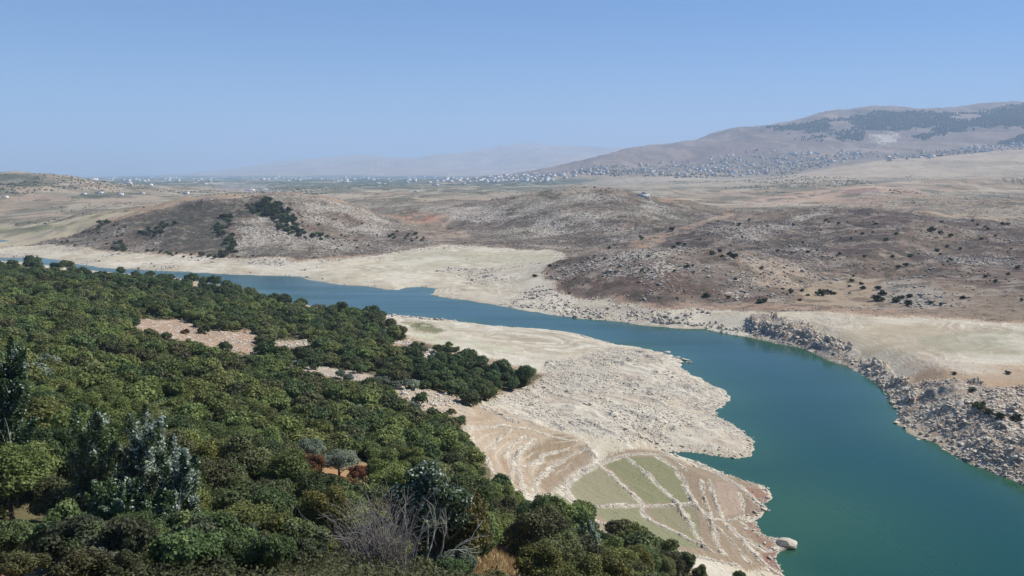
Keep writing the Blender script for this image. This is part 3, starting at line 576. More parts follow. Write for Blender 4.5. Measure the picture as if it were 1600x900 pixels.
def tube(P, R, seg=6):
    P = np.asarray(P, float); R = np.asarray(R, float); m = len(P); T = np.gradient(P, axis=0); T /= np.linalg.norm(T, axis=1)[:, None]+1e-9
    ref = np.tile([1., 0, 0], (m, 1)); ref[np.abs(T[:, 0]) > .9] = [0, 1, 0]; a = np.cross(T, ref); a /= np.linalg.norm(a, axis=1)[:, None]; b_ = np.cross(T, a)
    th = np.arange(seg)*2*math.pi/seg
    v = (P[:, None]+(a[:, None]*np.cos(th)[None, :, None]+b_[:, None]*np.sin(th)[None, :, None])*R[:, None, None]).reshape(-1, 3)
    i = np.arange(m-1)[:, None]*seg; k = np.arange(seg)[None]; k1 = (k+1) % seg
    f = np.stack([i+k, i+k1, i+seg+k1, i+seg+k], -1).reshape(-1, 4)
    return v, f
def joinv(parts):
    vs, fs, o = [], [], 0
    for v, f in parts: vs.append(v); fs.append(f+o); o += len(v)
    return np.concatenate(vs), np.concatenate(fs)
def limb(r, p0, d, L, r0, r1, bend=.25, seg=5, k=6):
    P = [np.array(p0, float)]; d = np.array(d, float); d /= np.linalg.norm(d)
    for i in range(k):
        d = d + r.normal(0, bend/k**.5, 3); d /= np.linalg.norm(d); P.append(P[-1]+d*L/k)
    return tube(P, np.linspace(r0, r1, k+1), seg), P
def trunk_mesh(name, seed, h=3.2, r0=.2, spread=.8, nl=6, L=2.2):
    r = np.random.default_rng(seed); parts = []
    (tb, P) = limb(r, (0, 0, -.3), (0, 0, 1), h+.3, r0, r0*.5, .15); parts.append(tb)
    for i in range(nl):
        a = i*2.4+r.uniform(0, .6); q = P[r.integers(2, len(P))]
        tb2, P2 = limb(r, q, (math.cos(a)*spread, math.sin(a)*spread, r.uniform(.6, 1.1)), L*r.uniform(.7, 1.1), r0*.45, r0*.1, .3); parts.append(tb2)
    v, f = joinv(parts); return mesh_np(name, v, f, smooth=True)

class Kind:
    def __init__(s, name, cat, crown, trunk, leafm, barkm='bark'):
        s.name, s.cat, s.crown, s.trunk, s.mat, s.bark = name, cat, crown, trunk, leafm, barkm; s.proto = None
def tinted(me, matname):
    c = me.copy(); c.materials.clear(); c.materials.append(M[matname]); return c
_me = {}
def get_me(key, fn):
    if key not in _me: _me[key] = fn()
    return _me[key]
MID = [lambda s=s: crown_mesh('crown', 200+s, rad=(2.7+.3*(s % 3), 2.6, 2.0+.25*(s % 2)), cz=2.5, lobes=15+s, nleaf=3200, size=.31) for s in range(5)]
NEAR = [lambda s=s: crown_mesh('crown', 300+s, rad=(2.9+.3*(s % 3), 2.8, 2.9+.3*(s % 2)), cz=3.5, lobes=38+3*s, nleaf=21000, size=.15, lobe_r=(.45, .95)) for s in range(4)]
BUSH = [lambda s=s: crown_mesh('foliage', 400+s, rad=(1.3, 1.2, .85), cz=.5, lobes=9, nleaf=900, size=.19, lobe_r=(.7, 1.1)) for s in range(3)]
NBUSH = [lambda s=s: crown_mesh('foliage', 420+s, rad=(1.5, 1.4, 1.1), cz=1.0, lobes=20, nleaf=11000, size=.085, lobe_r=(.45, .8)) for s in range(3)]
SETS = {'mid': (MID, 'crown'), 'near': (NEAR, 'crown'), 'bush': (BUSH, 'foliage'), 'nbush': (NBUSH, 'foliage')}
PROT = {}
def plant(setn, var, matn, name, X_, Y_, scale, label, cat, group=None, rz=None, zs=1.0, barkm='bark', dz=-.12):
    key = (setn, var, matn, name)
    if key not in PROT:
        gens, pn = SETS[setn]; me = get_me((setn, var), gens[var]); root = empty(name, (0, 0, 0))
        child(pn, get_me((setn, var, matn), lambda: tinted(me, matn)), None, root)
        if setn in ('mid', 'near'): child('trunk', get_me((setn, 'tr', var % 2), lambda: trunk_mesh('trunk', 50+var, h=2.4 if setn == 'mid' else 3.0)), M[barkm], root)
        else: child('stem', get_me((setn, 'st'), lambda: trunk_mesh('stem', 60, h=.5, r0=.06, nl=6, L=.9)), M[barkm], root)
        PROT[key] = [root, False]
    root, used = PROT[key]
    o = copy_tree(root) if used else root; PROT[key][1] = True
    o.location = (X_, Y_, float(ground(X_, Y_))+dz); o.rotation_euler = (0, 0, random.uniform(0, 6.28) if rz is None else rz); a_, b2 = (random.uniform(.85, 1.2), random.uniform(.8, 1.25)); o.scale = (scale*a_, scale/a_**.5, scale*zs*b2)
    tag(o, label, cat, group); return o

# where the wood stands
WP = hits([(-150,414),(0,417),(60,422),(130,430),(200,436),(300,447),(380,462),(450,484),(520,492),(590,503),(620,520),(650,538),(700,556),(760,572),(832,590),(822,606),(790,613),(750,632),(720,640),(690,640),
           (700,665),(733,700),(742,735),(765,765),(825,803),(900,822),(1000,854),(1050,880)])
WP = np.concatenate([WP, [[34, 108], [26, 70], [20, 46], [-80, 46], [-150, 60]]]); WPU = np.stack([WP[:, 0]/WP[:, 1], np.log(WP[:, 1])], 1)
OLIVES = [(570,607,.62),(585,612,.6),(600,609,.66),(617,612,.6),(634,608,.64),(648,610,.6),(660,606,.55),(545,598,.6),(533,592,.5),(610,596,.6),(590,598,.5),(628,596,.5),(675,565,.5),(690,562,.55),(665,552,.45),
          (415,500,.75),(432,497,.8),(505,487,.8),(518,489,.75),(495,483,.6),(238,434,.8),(262,437,.8),(648,646,.5),(640,640,.45),(405,488,.6),(570,535,.6),(600,525,.6),(585,520,.55),(60,600,.8),(110,640,.75),(20,625,.8),(75,585,.7),(250,655,.6),(455,640,.5),(520,640,.5),(380,600,.5),(560,650,.5),(430,700,.5),(160,600,.6),(690,580,.5)]
keep = []
def near_any(x, y, pts, d): return any((x-a)**2+(y-b)**2 < d*d for a, b in pts)
olive_xy = [hit(a, b) for a, b, s in OLIVES]
SPECIAL = [hit(a, b) for a, b in [(530,742),(490,735),(350,700)]]
cand = []
y = 58.0
while y < 560:
    sp = 4.4+.005*y; x = -.74*y
    while x < .2*y:
        cand.append((x+random.uniform(-.42, .42)*sp, y+random.uniform(-.42, .42)*sp, sp)); x += sp
    y += sp*.92
cand = np.array(cand); inw = inside(WPU, cand[:, 0]/cand[:, 1], np.log(cand[:, 1]))
for c in CLEARS: inw &= ~inside(c, cand[:, 0], cand[:, 1])
gapn = fbm(cand[:, 0], cand[:, 1], 30, 3, 111)
inw &= (gapn < .47) & (grid_at(SD, cand[:, 0], cand[:, 1]) > 3)
cand = cand[inw]; cand = cand[np.argsort(cand[:, 1])]
trees = []
for x, y, sp in cand:
    if near_any(x, y, olive_xy, 4.0) or near_any(x, y, SPECIAL, 6): continue
    z = float(ground(x, y)); px, py = to_px(x, y, z)
    if px < -140 or py > 1100: continue
    hh_ = 4.4 if y > 95 else 5.2; tpx, tpy = to_px(x, y, z+hh_*.8); mpx, mpy = to_px(x, y, z+hh_*.35)
    if any(inside(P_, np.array([tpx, mpx]), np.array([tpy, mpy])).any() for P_ in CLEAR_P): continue
    trees.append((x, y, px, py))
def area_label(px, py, y):
    if px < 330 and py > 640: return 'dense green tree crowding the lower left of the slope', 'trees at the lower left of the wood'
    if py > 640: return 'dense green tree in the lower middle of the wooded slope', 'trees in the lower middle of the wood'
    if px < 330: return 'round green tree in the middle of the dense wood on the left', 'trees of the middle wood'
    return 'round green tree in the wood that runs down to the pale lake bed', 'trees of the wood above the lake bed'
far_pts = []; ncount = 0
for i, (x, y, px, py) in enumerate(trees):
    v = random.randrange(5); s = random.uniform(.6, 1.08)*(1+.0008*y)
    if y < 95:
        rr = random.random(); mt_ = 'brown' if rr < .24 else 'yellow' if rr < .33 else 'dark' if rr < .5 else 'green'
        lb = {'brown': 'olive brown leafy tree low on the near slope', 'yellow': 'yellowing leafy tree low on the near slope', 'dark': 'dark green leafy tree low on the near slope', 'green': 'fresh green leafy tree low on the near slope'}[mt_]
        plant('near', v % 4, mt_, 'broadleaf_tree', x, y, random.uniform(.7, 1.0), lb, 'tree', 'leafy trees close below the viewpoint: '+mt_); ncount += 1
    elif ncount < 290:
        lb, gr = area_label(px, py, y); mt_ = 'dark' if random.random() < .2 else 'brown' if random.random() < .1 else 'green'
        plant('near' if y < 115 else 'mid', v % 4 if y < 115 else v, mt_, 'broadleaf_tree', x, y, s*(.8 if y < 115 else 1), {'dark': lb.replace('green', 'dark green'), 'brown': lb.replace('green', 'brownish green'), 'green': lb}[mt_], 'tree', gr+', '+mt_); ncount += 1
    else: far_pts.append((x, y, float(ground(x, y))-.5, s))
print('trees', ncount, 'far', len(far_pts))

def scatter_gn(name, pts, sources, kindmat=None):
    """one object of countless plants: points that carry copies of the given crowns"""
    pts = np.array(pts, np.float32); me = bpy.data.meshes.new(name); me.vertices.add(len(pts)); me.vertices.foreach_set('co', pts[:, :3].ravel())
    a = me.attributes.new('size', 'FLOAT', 'POINT'); a.data.foreach_set('value', pts[:, 3]); a = me.attributes.new('turn', 'FLOAT', 'POINT'); a.data.foreach_set('value', rng.uniform(0, 6.28, len(pts)).astype(np.float32))
    o = link(name, me); g = bpy.data.node_groups.new(name, 'GeometryNodeTree')
    g.interface.new_socket('Geometry', in_out='INPUT', socket_type='NodeSocketGeometry'); g.interface.new_socket('Geometry', in_out='OUTPUT', socket_type='NodeSocketGeometry')
    gin = g.nodes.new('NodeGroupInput'); gout = g.nodes.new('NodeGroupOutput'); L = g.links.new
    j = g.nodes.new('GeometryNodeJoinGeometry')
    for s_ in sources:
        oi = g.nodes.new('GeometryNodeObjectInfo'); oi.transform_space = 'ORIGINAL'; oi.inputs['Object'].default_value = s_; oi.inputs['As Instance'].default_value = True; L(oi.outputs['Geometry'], j.inputs[0])
    ip = g.nodes.new('GeometryNodeInstanceOnPoints'); ip.inputs['Pick Instance'].default_value = True; L(gin.outputs[0], ip.inputs['Points']); L(j.outputs[0], ip.inputs['Instance'])
    at = g.nodes.new('GeometryNodeInputNamedAttribute'); at.data_type = 'FLOAT'; at.inputs[0].default_value = 'size'; L(at.outputs[0], ip.inputs['Scale'])
    at2 = g.nodes.new('GeometryNodeInputNamedAttribute'); at2.data_type = 'FLOAT'; at2.inputs[0].default_value = 'turn'; cx = g.nodes.new('ShaderNodeCombineXYZ'); L(at2.outputs[0], cx.inputs[2]); L(cx.outputs[0], ip.inputs['Rotation'])
    L(ip.outputs[0], gout.inputs[0]); md = o.modifiers.new('scatter', 'NODES'); md.node_group = g
    return o
def src(matn, setn='mid'):
    out = []
    for (s, v, m, nme), (root, used) in PROT.items():
        if s == setn and m == matn and used: out.append(KIDS[root][0])
    return out
fp = [p for p in far_pts if not (to_px(p[0], p[1], p[2])[0] > 640 and p[1] > 200) and p[1] < 400]
edge = [p for p in far_pts if p not in fp]
tag(scatter_gn('woodland', fp, src('green')+src('dark')[:2]+src('brown')[:1]), 'continuous green wood covering the middle of the left slope', 'woodland', kind='stuff')
cy = np.exp(rng.uniform(math.log(75), math.log(400), 5200)); cx_ = rng.uniform(-.74, .12, 5200)*cy; ok = inside(WPU, cx_/cy, np.log(cy)) & (grid_at(SD, cx_, cy) > 4)
for c in CLEARS: ok &= ~inside(c, cx_, cy)
cx_, cy = cx_[ok], cy[ok]; cz_ = ground(cx_, cy); tpx, tpy = to_px(cx_, cy, cz_+1.8)
ok = np.ones(len(cx_), bool)
for P_ in CLEAR_P: ok &= ~inside(P_, tpx, tpy)
yg = [(a, b_, float(c)-.3, random.uniform(.38, .68)) for a, b_, c, k_ in zip(cx_, cy, cz_, ok) if k_]
tag(scatter_gn('young_growth', yg, src('green')[:2]+src('dark')[:2]), 'dense young growth filling the spaces between the trees of the wood', 'young growth', kind='stuff')
# darker trees along the water's edge stand out one by one
SE = []
for p in edge:
    px, py = to_px(*p[:3]); SE.append((p, px, py))
SE.sort(key=lambda e: e[0][1])
rest = []
dk = 0
for k, (p, px, py) in enumerate(SE):
    if px > 640:
        plant('mid', random.randrange(5), 'dark', 'shore_tree', p[0], p[1], p[3]*.95, 'dark green tree of the grove that ends on the pale lake bed', 'tree', 'grove at the edge of the pale lake bed')
    elif dk < 230: dk += 1; plant('mid', random.randrange(5), 'dark', 'shore_tree', p[0], p[1], p[3]*1.05, 'dark green tree at the far end of the wood by the blue water', 'tree', 'dark trees at the far end of the wood')
    else: rest.append(p)
if rest: tag(scatter_gn('far_woodland', rest, src('dark')), 'dark far end of the wood towards the lake', 'woodland', kind='stuff')
# taller crowns that break the skyline of the wood against the water
for px, py, s in [(46,414,1.5),(58,416,1.3),(90,424,1.6),(105,424,1.7),(190,432,1.2),(212,434,1.0),(236,436,1.2),(266,440,1.0),(320,450,1.7),(335,452,1.6),(300,448,1.5),(360,458,1.4),(470,484,1.3),(535,494,1.3),(555,498,1.3),(580,502,1.5),(592,504,1.3)]:
    x, y = hit(px, py); plant('mid', random.randrange(5), 'dark', 'shore_tree', x, y, s, 'taller dark tree rising above the wood against the water', 'tree', 'taller trees by the water')
for (x, y), (px, py, s) in zip(olive_xy, OLIVES):
    plant('mid', random.randrange(5), 'olive', 'olive_tree', x, y, s*1.15, 'silvery olive tree in the row between two dark groves' if px > 520 and px < 665 and 580 < py < 615 else 'grey green olive tree scattered among the green trees of the near wood' if py > 575 else 'silvery olive tree among the dark trees towards the water', 'olive tree', 'silvery olive trees, '+('row' if 520 < px < 665 and 580 < py < 615 else 'near wood' if py > 575 else 'by the water'), zs=.85)
for (px, py, s, lb) in [(530,745,.95,'large silvery olive tree standing over rust coloured bushes'),(490,728,.75,'silvery olive tree half behind the large one'),(470,790,.62,'grey green olive bush below the rusty clearing')]:
    x, y = hit(px, py); plant('near', 1, 'olive', 'olive_tree', x, y, s, lb, 'olive tree', zs=.8)
# bushes in and round the clearings
for px, py, s, mt_ in [(262,530,1.7,'dark'),(320,521,1.7,'dark'),(310,512,1.5,'dark'),(352,548,1.7,'dark'),(298,505,1.3,'dark'),(415,555,3.0,'dark'),(403,522,2.4,'dark'),(455,557,1.7,'brown'),(470,575,2.,'dark'),(492,578,2,'dark'),(240,524,1.1,'dark'),(290,522,1.2,'rust'),
                   (562,583,1.9,'dark'),(716,665,1.6,'dark'),(735,625,1.5,'brown'),(655,632,1.7,'dark'),(680,655,1.6,'dark'),(700,543,1.6,'dark'),(712,549,1.4,'dark'),(690,555,1.5,'dark'),(730,557,1.0,'dark'),(705,648,1,'brown')]:
    x, y = hit(px, py); plant('bush', random.randrange(3), mt_, 'round_bush', x, y, s*1.15, {'dark': 'dark rounded bush standing by a clearing in the wood', 'brown': 'brownish bush at the edge of the pale ground', 'rust': 'reddish bush on the stony clearing'}[mt_], 'bush', 'bushes round the clearings, '+mt_)
for px, py, s, mt_ in [(478,735,1.3,'rust'),(492,750,1.5,'rust'),(512,762,1.,'rust'),(560,755,1.2,'rust'),(575,748,1.1,'rust'),(592,738,1.2,'rust'),(540,765,1.1,'rust'),(585,762,1,'rust'),(470,750,1.1,'rust'),(715,700,1.3,'yellow'),
                   (848,893,1.2,'rust'),(868,905,1.1,'rust'),(880,880,.9,'rust'),(825,878,1.1,'yellow'),(735,800,1.2,'olive'),(752,820,1.3,'olive'),(742,770,.9,'rust'),(725,885,1.2,'yellow'),(880,905,.9,'olive'),(712,905,1.1,'olive'),
                   (30,905,.8,'brown'),(150,908,.6,'olive'),(125,912,.8,'brown'),(180,905,.6,'olive'),(205,912,.7,'brown')]:
    x, y = hit(px, py); plant('nbush', random.randrange(3), mt_, 'leafy_bush', x, y, s, {'rust': 'rust coloured bush on the dry ground' if px < 650 else 'rust coloured bush beside the dry grass bank', 'yellow': 'yellow green bush on the near slope', 'olive': 'grey green bush on the near slope', 'brown': 'brownish green bush in the bottom left corner'}[mt_], 'bush', 'bushes on the near slope, '+('rust, grass bank' if mt_ == 'rust' and px > 650 else mt_))
for px, py, s, mt_, lb in [(1045,900,1.9,'brown','wide dark bush at the bottom edge on the lake bed margin'),(1068,903,1.7,'dark','dark bush just right of the widest one by the lake bed'),(1095,905,1.1,'dark','small round dark bush alone near the lake bed'),
                           (1155,910,.9,'dark','small dark bush furthest right at the bottom edge'),(995,895,1.4,'olive','grey green bush left of the dark bushes'),(1012,880,1.0,'dark','narrow dark bush between grey and dark bushes'),(980,870,1.6,'dark','dark bush above the grey green bush')]:
    x, y = hit(px, py); plant('nbush', random.randrange(3), mt_, 'leafy_bush', x, y, s, lb, 'bush')

# undergrowth that fills the floor of the wood
def clump_field(name, n_, ymin, ymax, size, poly, excl, mat, label, cat, lift=.9, seed=5):
    r = np.random.default_rng(seed); y = np.exp(r.uniform(math.log(ymin), math.log(ymax), n_)); x = r.uniform(-.72, .25, n_)*y
    ok = inside(poly, x/y, np.log(y)) & (grid_at(SD, x, y) > 2)
    for c in excl: ok &= ~inside(c, x, y)
    ok &= fbm(x, y, 6, 2, 131) > -.25
    x, y = x[ok], y[ok]; z = ground(x, y)+r.uniform(0, 1, len(x))**1.3*lift*(.6+.6*fbm(x, y, 4, 2, 133))
    v, f = leaves(np.stack([x, y, z], 1), np.tile([0, 0, 1.], (len(x), 1)), size*1.0*(y/100)**.5, r)
    o = link(name, mesh_np(name, v, f, {'tone': np.repeat(np.clip(.4+.5*fbm(x, y, 7, 2, 137)+r.normal(0, .15, len(x)), 0, 1), 4)}), mat); tag(o, label, cat, kind='stuff')
clump_field('undergrowth', 230000, 32, 420, .30, WPU, CLEARS, M['brown'], 'low brownish green undergrowth covering the floor of the wooded slope', 'undergrowth', 1.5)
# extra undergrowth below and right of the frame's bottom edge
clump_field('near_undergrowth', 70000, 26, 80, .16, np.array([[-.72, math.log(26)], [.3, math.log(26)], [.3, math.log(80)], [-.72, math.log(80)]]), CLEARS, M['brown'], 'low green undergrowth close below the viewpoint', 'undergrowth', 1.2, 9)
# dry grass bank
gp = CLEARS[7]; r = np.random.default_rng(3); n_ = 14000
gx = r.uniform(gp[:, 0].min()-2, gp[:, 0].max()+2, n_); gy_ = r.uniform(gp[:, 1].min()-2, gp[:, 1].max()+2, n_); ok = inside(gp, gx, gy_); gx, gy_ = gx[ok], gy_[ok]
gz_ = ground(gx, gy_); hgt = r.uniform(.2, .6, len(gx)); an = r.uniform(0, 3.14, len(gx)); wd = .035
lean = r.normal(0, .15, (len(gx), 2)); bs = np.stack([gx, gy_, gz_], 1); dx = np.stack([np.cos(an)*wd, np.sin(an)*wd, 0*an], 1); tp = bs+np.stack([lean[:, 0], lean[:, 1], hgt], 1)
v = np.stack([bs-dx, bs+dx, tp+dx*.2, tp-dx*.2], 1).reshape(-1, 3)
tag(link('dry_grass', mesh_np('dry_grass', v, np.arange(len(v)).reshape(-1, 4), {'tone': np.repeat(r.random(len(gx)), 4)}), M['grass']), 'straw coloured dry grass on the bank at the bottom edge', 'grass', kind='stuff')

# white poplars, tall narrow crowns with wind-turned silver leaves, massed sunward to paint the lit side
def poplar_mesh(seed, h, rad, nleaf=36000, size=.125, silver=.30, lean=.1):
    r = np.random.default_rng(seed); nb = 44; per = nleaf//nb; Ps, Ds, tones, out = [], [], [], []
    for b_ in range(nb):
        z0 = h*(.03+.74*(b_/nb)**.9); a = r.uniform(0, 6.28); k = 1-z0/h; e = rad*(.35+.85*k**.8)*r.uniform(.45, 1.15); L = h*r.uniform(.16, .30)
        t_ = r.random(per)**.75; rad_ = .10+.34*np.sin(np.clip(t_*1.05, 0, 1)*math.pi*.9+.15)*(rad/1.8); d = sph(r, per)*np.array([1, 1, 1.5]); q = rad_*np.abs(r.normal(.75, .33, per))
        x0 = lean*(z0/h)**1.5*h*.5
        Ps.append(np.stack([x0+math.cos(a)*e*t_**.7, math.sin(a)*e*t_**.7, z0+L*t_], 1)+d*q[:, None]); Ds.append(d+[math.cos(a), math.sin(a), .2]); tones.append(np.clip(r.normal(.45, .2)+r.normal(0, .22, per), 0, 1))
    P = np.concatenate(Ps); dd = np.concatenate(Ds); dd /= np.linalg.norm(dd, axis=1)[:, None]; tone = np.concatenate(tones); nleaf = len(P)
    v, f = leaves(P, dd, size, r, 1.3, .9)
    side = np.clip(dd @ np.array([.75, .1, .55]), 0, 1)*sstep(.2, 1.0, P[:, 2]/h); pt = sstep(-.1, .4, fbm(P[:, 0]*3+P[:, 1], P[:, 2]*2, 1.3, 2, seed)); sl = (r.random(nleaf) < silver*(.3+6*side*pt)).astype(float)*r.uniform(.35, 1, nleaf)  # silver odds rise towards the sun: sunlit side painted into leaf colour
    return mesh_np('crown', v, f, {'tone': np.repeat(tone, 4), 'silver': np.repeat(sl, 4)})
def poplar(px, top, Yd, h, rad, label, silver, seed, lean=.1):
    u, s = ray(px, top); X_ = u*Yd; root = empty('poplar_tree', (X_, Yd, 0)); zt = H+s*Yd; zg = float(ground(X_, Yd)); h = max(h, zt-zg); root.location.z = zt-h
    child('crown', poplar_mesh(seed, h, rad, silver=silver, lean=lean), M['poplar'], root)
    r = np.random.default_rng(seed); parts = []; tb, P = limb(r, (0, 0, -.4), (lean*.3, 0, 1), h*.93, .17, .03, .1, k=9); parts.append(tb)
    for i in range(16):
        q = P[r.integers(1, 8)]; a = r.uniform(0, 6.28); tb2, _ = limb(r, q, (math.cos(a)*.35, math.sin(a)*.35, 1), h*.25, .06, .012, .15); parts.append(tb2)
    v, f = joinv(parts); child('trunk', mesh_np('trunk', v, f, smooth=True), M['palebark'], root)
    tag(root, label, 'poplar tree')
    print('poplar', px, round(zt-zg, 1))
poplar(132, 634, 54, 12, 2.3, 'tallest dark poplar, leftmost of the row at lower left', .16, 1, .15)
poplar(205, 650, 54, 12, 2.2, 'poplar whose top is white with turned, sunlit leaves, in the middle of the row', .62, 2, .22)
poplar(258, 700, 51, 10.5, 2.1, 'poplar with a silver lit right edge at the right end of the row', .5, 3, .22)
poplar(168, 735, 50, 9, 1.8, 'shorter dark poplar in front of the tallest one', .14, 6, .2)
poplar(232, 765, 49, 8, 1.7, 'low poplar in front of the white topped one', .22, 7, .2)
poplar(283, 800, 48, 6.5, 1.5, 'lowest poplar of the row, furthest right at the bottom edge', .3, 8, .2)
poplar(905, 822, 72, 8.5, 2.0, 'poplar with white flecked leaves at the bottom beside the lake bed', .45, 4, .35)
poplar(2, 540, 60, 11, 1.9, 'slender pale stemmed tree cut off by the left edge', .12, 5)
# low thickets along the bottom edge
for k in range(150):
    px = random.choice([random.uniform(60, 640), random.uniform(-60, 980)]); Yd = random.uniform(33, 48) if px < 700 else random.uniform(44, 62); x = (px-800)/F*Yd
    if 735 < px < 850 or (90 < px < 320 and Yd > 43) or (460 < px < 700 and Yd < 47): continue
    mt_ = random.choice(['dark', 'green', 'brown', 'dark', 'dark', 'green', 'brown', 'dark', 'scrub']) if px > 0 else 'dark'
    plant('nbush', random.randrange(3), mt_, 'thicket_bush', x, Yd, random.uniform(.65, 1.35), {'dark': 'dark green bush in the thicket along the bottom edge', 'green': 'green bush in the thicket along the bottom edge', 'brown': 'brownish bush in the thicket along the bottom edge', 'scrub': 'dull green bush in the thicket along the bottom edge'}[mt_], 'bush', 'bottom edge thicket, '+mt_)
# big leafy tree with bare white branches
u, s = ray(668, 716); Yb = 55; Xb = u*Yb; zt = H+s*Yb; zg = float(ground(Xb, Yb)); hb_ = zt-zg; print('big tree h', hb_)
root = empty('white_branched_tree', (Xb, Yb, zg)); cr = crown_mesh('crown', 77, rad=(3.5, 3.0, max(3.2, hb_*.45)), cz=hb_*.54, lobes=60, nleaf=26000, size=.15, lobe_r=(.35, .62))
nl_ = len(cr.vertices)//4; r = np.random.default_rng(8); pv = np.zeros(len(cr.vertices)*3, np.float32); cr.vertices.foreach_get('co', pv); hz_ = pv.reshape(-1, 3)[::4, 2]
sa = cr.attributes.new('silver', 'FLOAT', 'POINT'); sa.data.foreach_set('value', np.repeat(((r.random(nl_) < .05+.20*sstep(hb_*.3, hb_, hz_))*r.uniform(.5, 1, nl_)).astype(np.float32), 4))
child('crown', cr, M['poplar'], root)
def branching(r, p, d, L, rad, depth, parts, spread=.6):
    tb, P = limb(r, p, d, L, rad, rad*.55, .3, k=5); parts.append(tb)
    if depth == 0: return
    for i in range(3):
        q = P[r.integers(2, 6)] if i else P[-1]; dn = np.array(P[-1])-np.array(P[-2]); dn /= np.linalg.norm(dn); branching(r, q, dn+r.normal(0, spread, 3)*.6+[0, 0, .25], L*.62, rad*.52, depth-1, parts, spread)
parts = []
for a in range(5): branching(r, (0, 0, -.2), (math.cos(a*1.3)*.45, math.sin(a*1.3)*.35-.2, 1), hb_*.5, .13, 2, parts)
v, f = joinv(parts); child('trunk', mesh_np('trunk', v, f, smooth=True), M['bark'], root)
for bx_, by_, L, dx_ in [(.1, -3.1, 2.2, .25), (.9, -3.2, 1.8, .6), (1.7, -3.0, 1.7, .5), (-1.2, -3.0, 1.3, 0), (1.5, -3.1, 1.2, 1.2), (-.7, -3.0, 1.5, .15), (.3, -3.2, 1.4, -.2)]:
    parts = []; branching(r, (bx_, by_-.4, hb_*random.uniform(.15, .45)), (dx_, -.12, 1), L*1.1, .06, 2, parts, .4); v, f = joinv(parts); child('bare_branch', mesh_np('bare_branch', v, f, smooth=True), M['palebark'], root)
tag(root, 'big dark leafy tree with bare white branches at bottom centre', 'tree')
# dead bush: a fountain of grey stems
u, s = ray(597, 905); Yd = 41; Xd = u*Yd; zg = float(ground(Xd, Yd)); u2, s2 = ray(590, 788); hd = H+s2*Yd-zg; print('dead h', hd)
hd = max(hd, 2.5); root = empty('dead_bush', (Xd, Yd, zg)); r = np.random.default_rng(21); parts = []; twigs = []
for i in range(150):
    a = r.uniform(0, 6.28); q = abs(r.normal(0, 1)); bx_, by_ = r.normal(0, .62), r.normal(0, .4); out = r.uniform(.0, .28); P = []; d = np.array([math.cos(a)*out+bx_*.12, math.sin(a)*out*.6, 1.0]); p = np.array([bx_, by_, -.2]); L = hd*r.uniform(.55, 1.12)/8
    for k in range(11):
        P.append(p.copy()); d = d+r.normal(0, .09, 3)+np.array([math.cos(a)*.05-.01, math.sin(a)*.04, -.15*(k > 6)]); d /= np.linalg.norm(d); p = p+d*L
    parts.append(tube(P, np.linspace(.026, .006, 11), 4))
    for _ in range(4):
        q_ = P[r.integers(4, 11)]; tb, _p = limb(r, q_, d+r.normal(0, .6, 3), .55, .008, .004, .4, 4, 4); twigs.append(tb)
v, f = joinv(parts+[tb for tb in twigs if 1]); child('stems', mesh_np('stems', v, f, smooth=True), M['deadwood'], root)
tag(root, 'leafless grey bush of arching bare stems at bottom centre', 'dead bush')
# small bare white shrub left of it
u, s = ray(445, 895); Yd = 50; Xd = u*Yd; zg = float(ground(Xd, Yd)); u2, s2 = ray(445, 820); root = empty('bare_sapling', (Xd, Yd, zg)); hd = max(2.5, H+s2*Yd-zg); parts = []
for a in range(4): branching(r, (0, 0, -.2), (r.normal(0, .3), -.3, 1), hd*.5, .05, 2, parts, .4)
v, f = joinv(parts); child('branches', mesh_np('branches', v, f, smooth=True), M['palebark'], root); tag(root, 'small bare pale sapling left of the dead grey bush', 'sapling')
# hand-placed big crowns of the foreground
for px, top, Yd, sc, mt_, v_, lb in [(385,655,78,1.25,'brown',0,'broad brownish green tree in front of the wood, left of the olives'),(440,690,84,1.05,'green',1,'green tree right of the broad brownish one'),(330,690,68,1.15,'brown',2,'brownish tree directly right of the poplars'),
                              (400,745,60,1.15,'dark',3,'dark tree below the broad brownish one'),(40,645,74,1.5,'green',1,'large dark green tree at the left edge above the red soil'),(75,700,66,1.15,'green',0,'green tree between left edge and first poplar'),(20,745,60,1.1,'green',3,'bright green tree low at the left edge'),
                              (170,700,64,1.15,'yellow',2,'yellow green tree between the first two poplars'),(350,680,88,.9,'yellow',1,'small yellow tree among brownish crowns'),(490,835,52,.5,'yellow',0,'yellowing tree left of the dead bush'),(720,800,60,.8,'dark',2,'dark tree right of the white branched tree'),
                              (790,792,84,.85,'green',1,'green tree above the dry grass bank'),(840,815,80,.85,'dark',3,'dark tree between the grass bank and the poplar'),(100,800,56,.85,'brown',0,'brownish tree in front of the first poplar'),(200,868,47,.6,'dark',1,'dark tree at the feet of the poplars'),(320,850,50,.7,'dark',2,'dark tree right of the poplars at the bottom edge'),(380,830,50,.85,'green',3,'green tree at the bottom edge left of the sapling'),
                              (950,850,92,.75,'dark',0,'dark tree right of the bottom poplar'),(740,735,112,.85,'green',2,'yellowish green tree at the corner of the wood by the lake bed')]:
    u, s = ray(px, top); x = u*Yd; zt = H+s*Yd; zg = float(ground(x, Yd)); full = 7.6*sc
    o = plant('near', v_, mt_, 'broadleaf_tree', x, Yd, sc, lb, 'tree'); o.scale.z = sc*max(.75, min(1.5, (zt-zg)/full)); print('big', px, round((zt-zg)/full, 2))

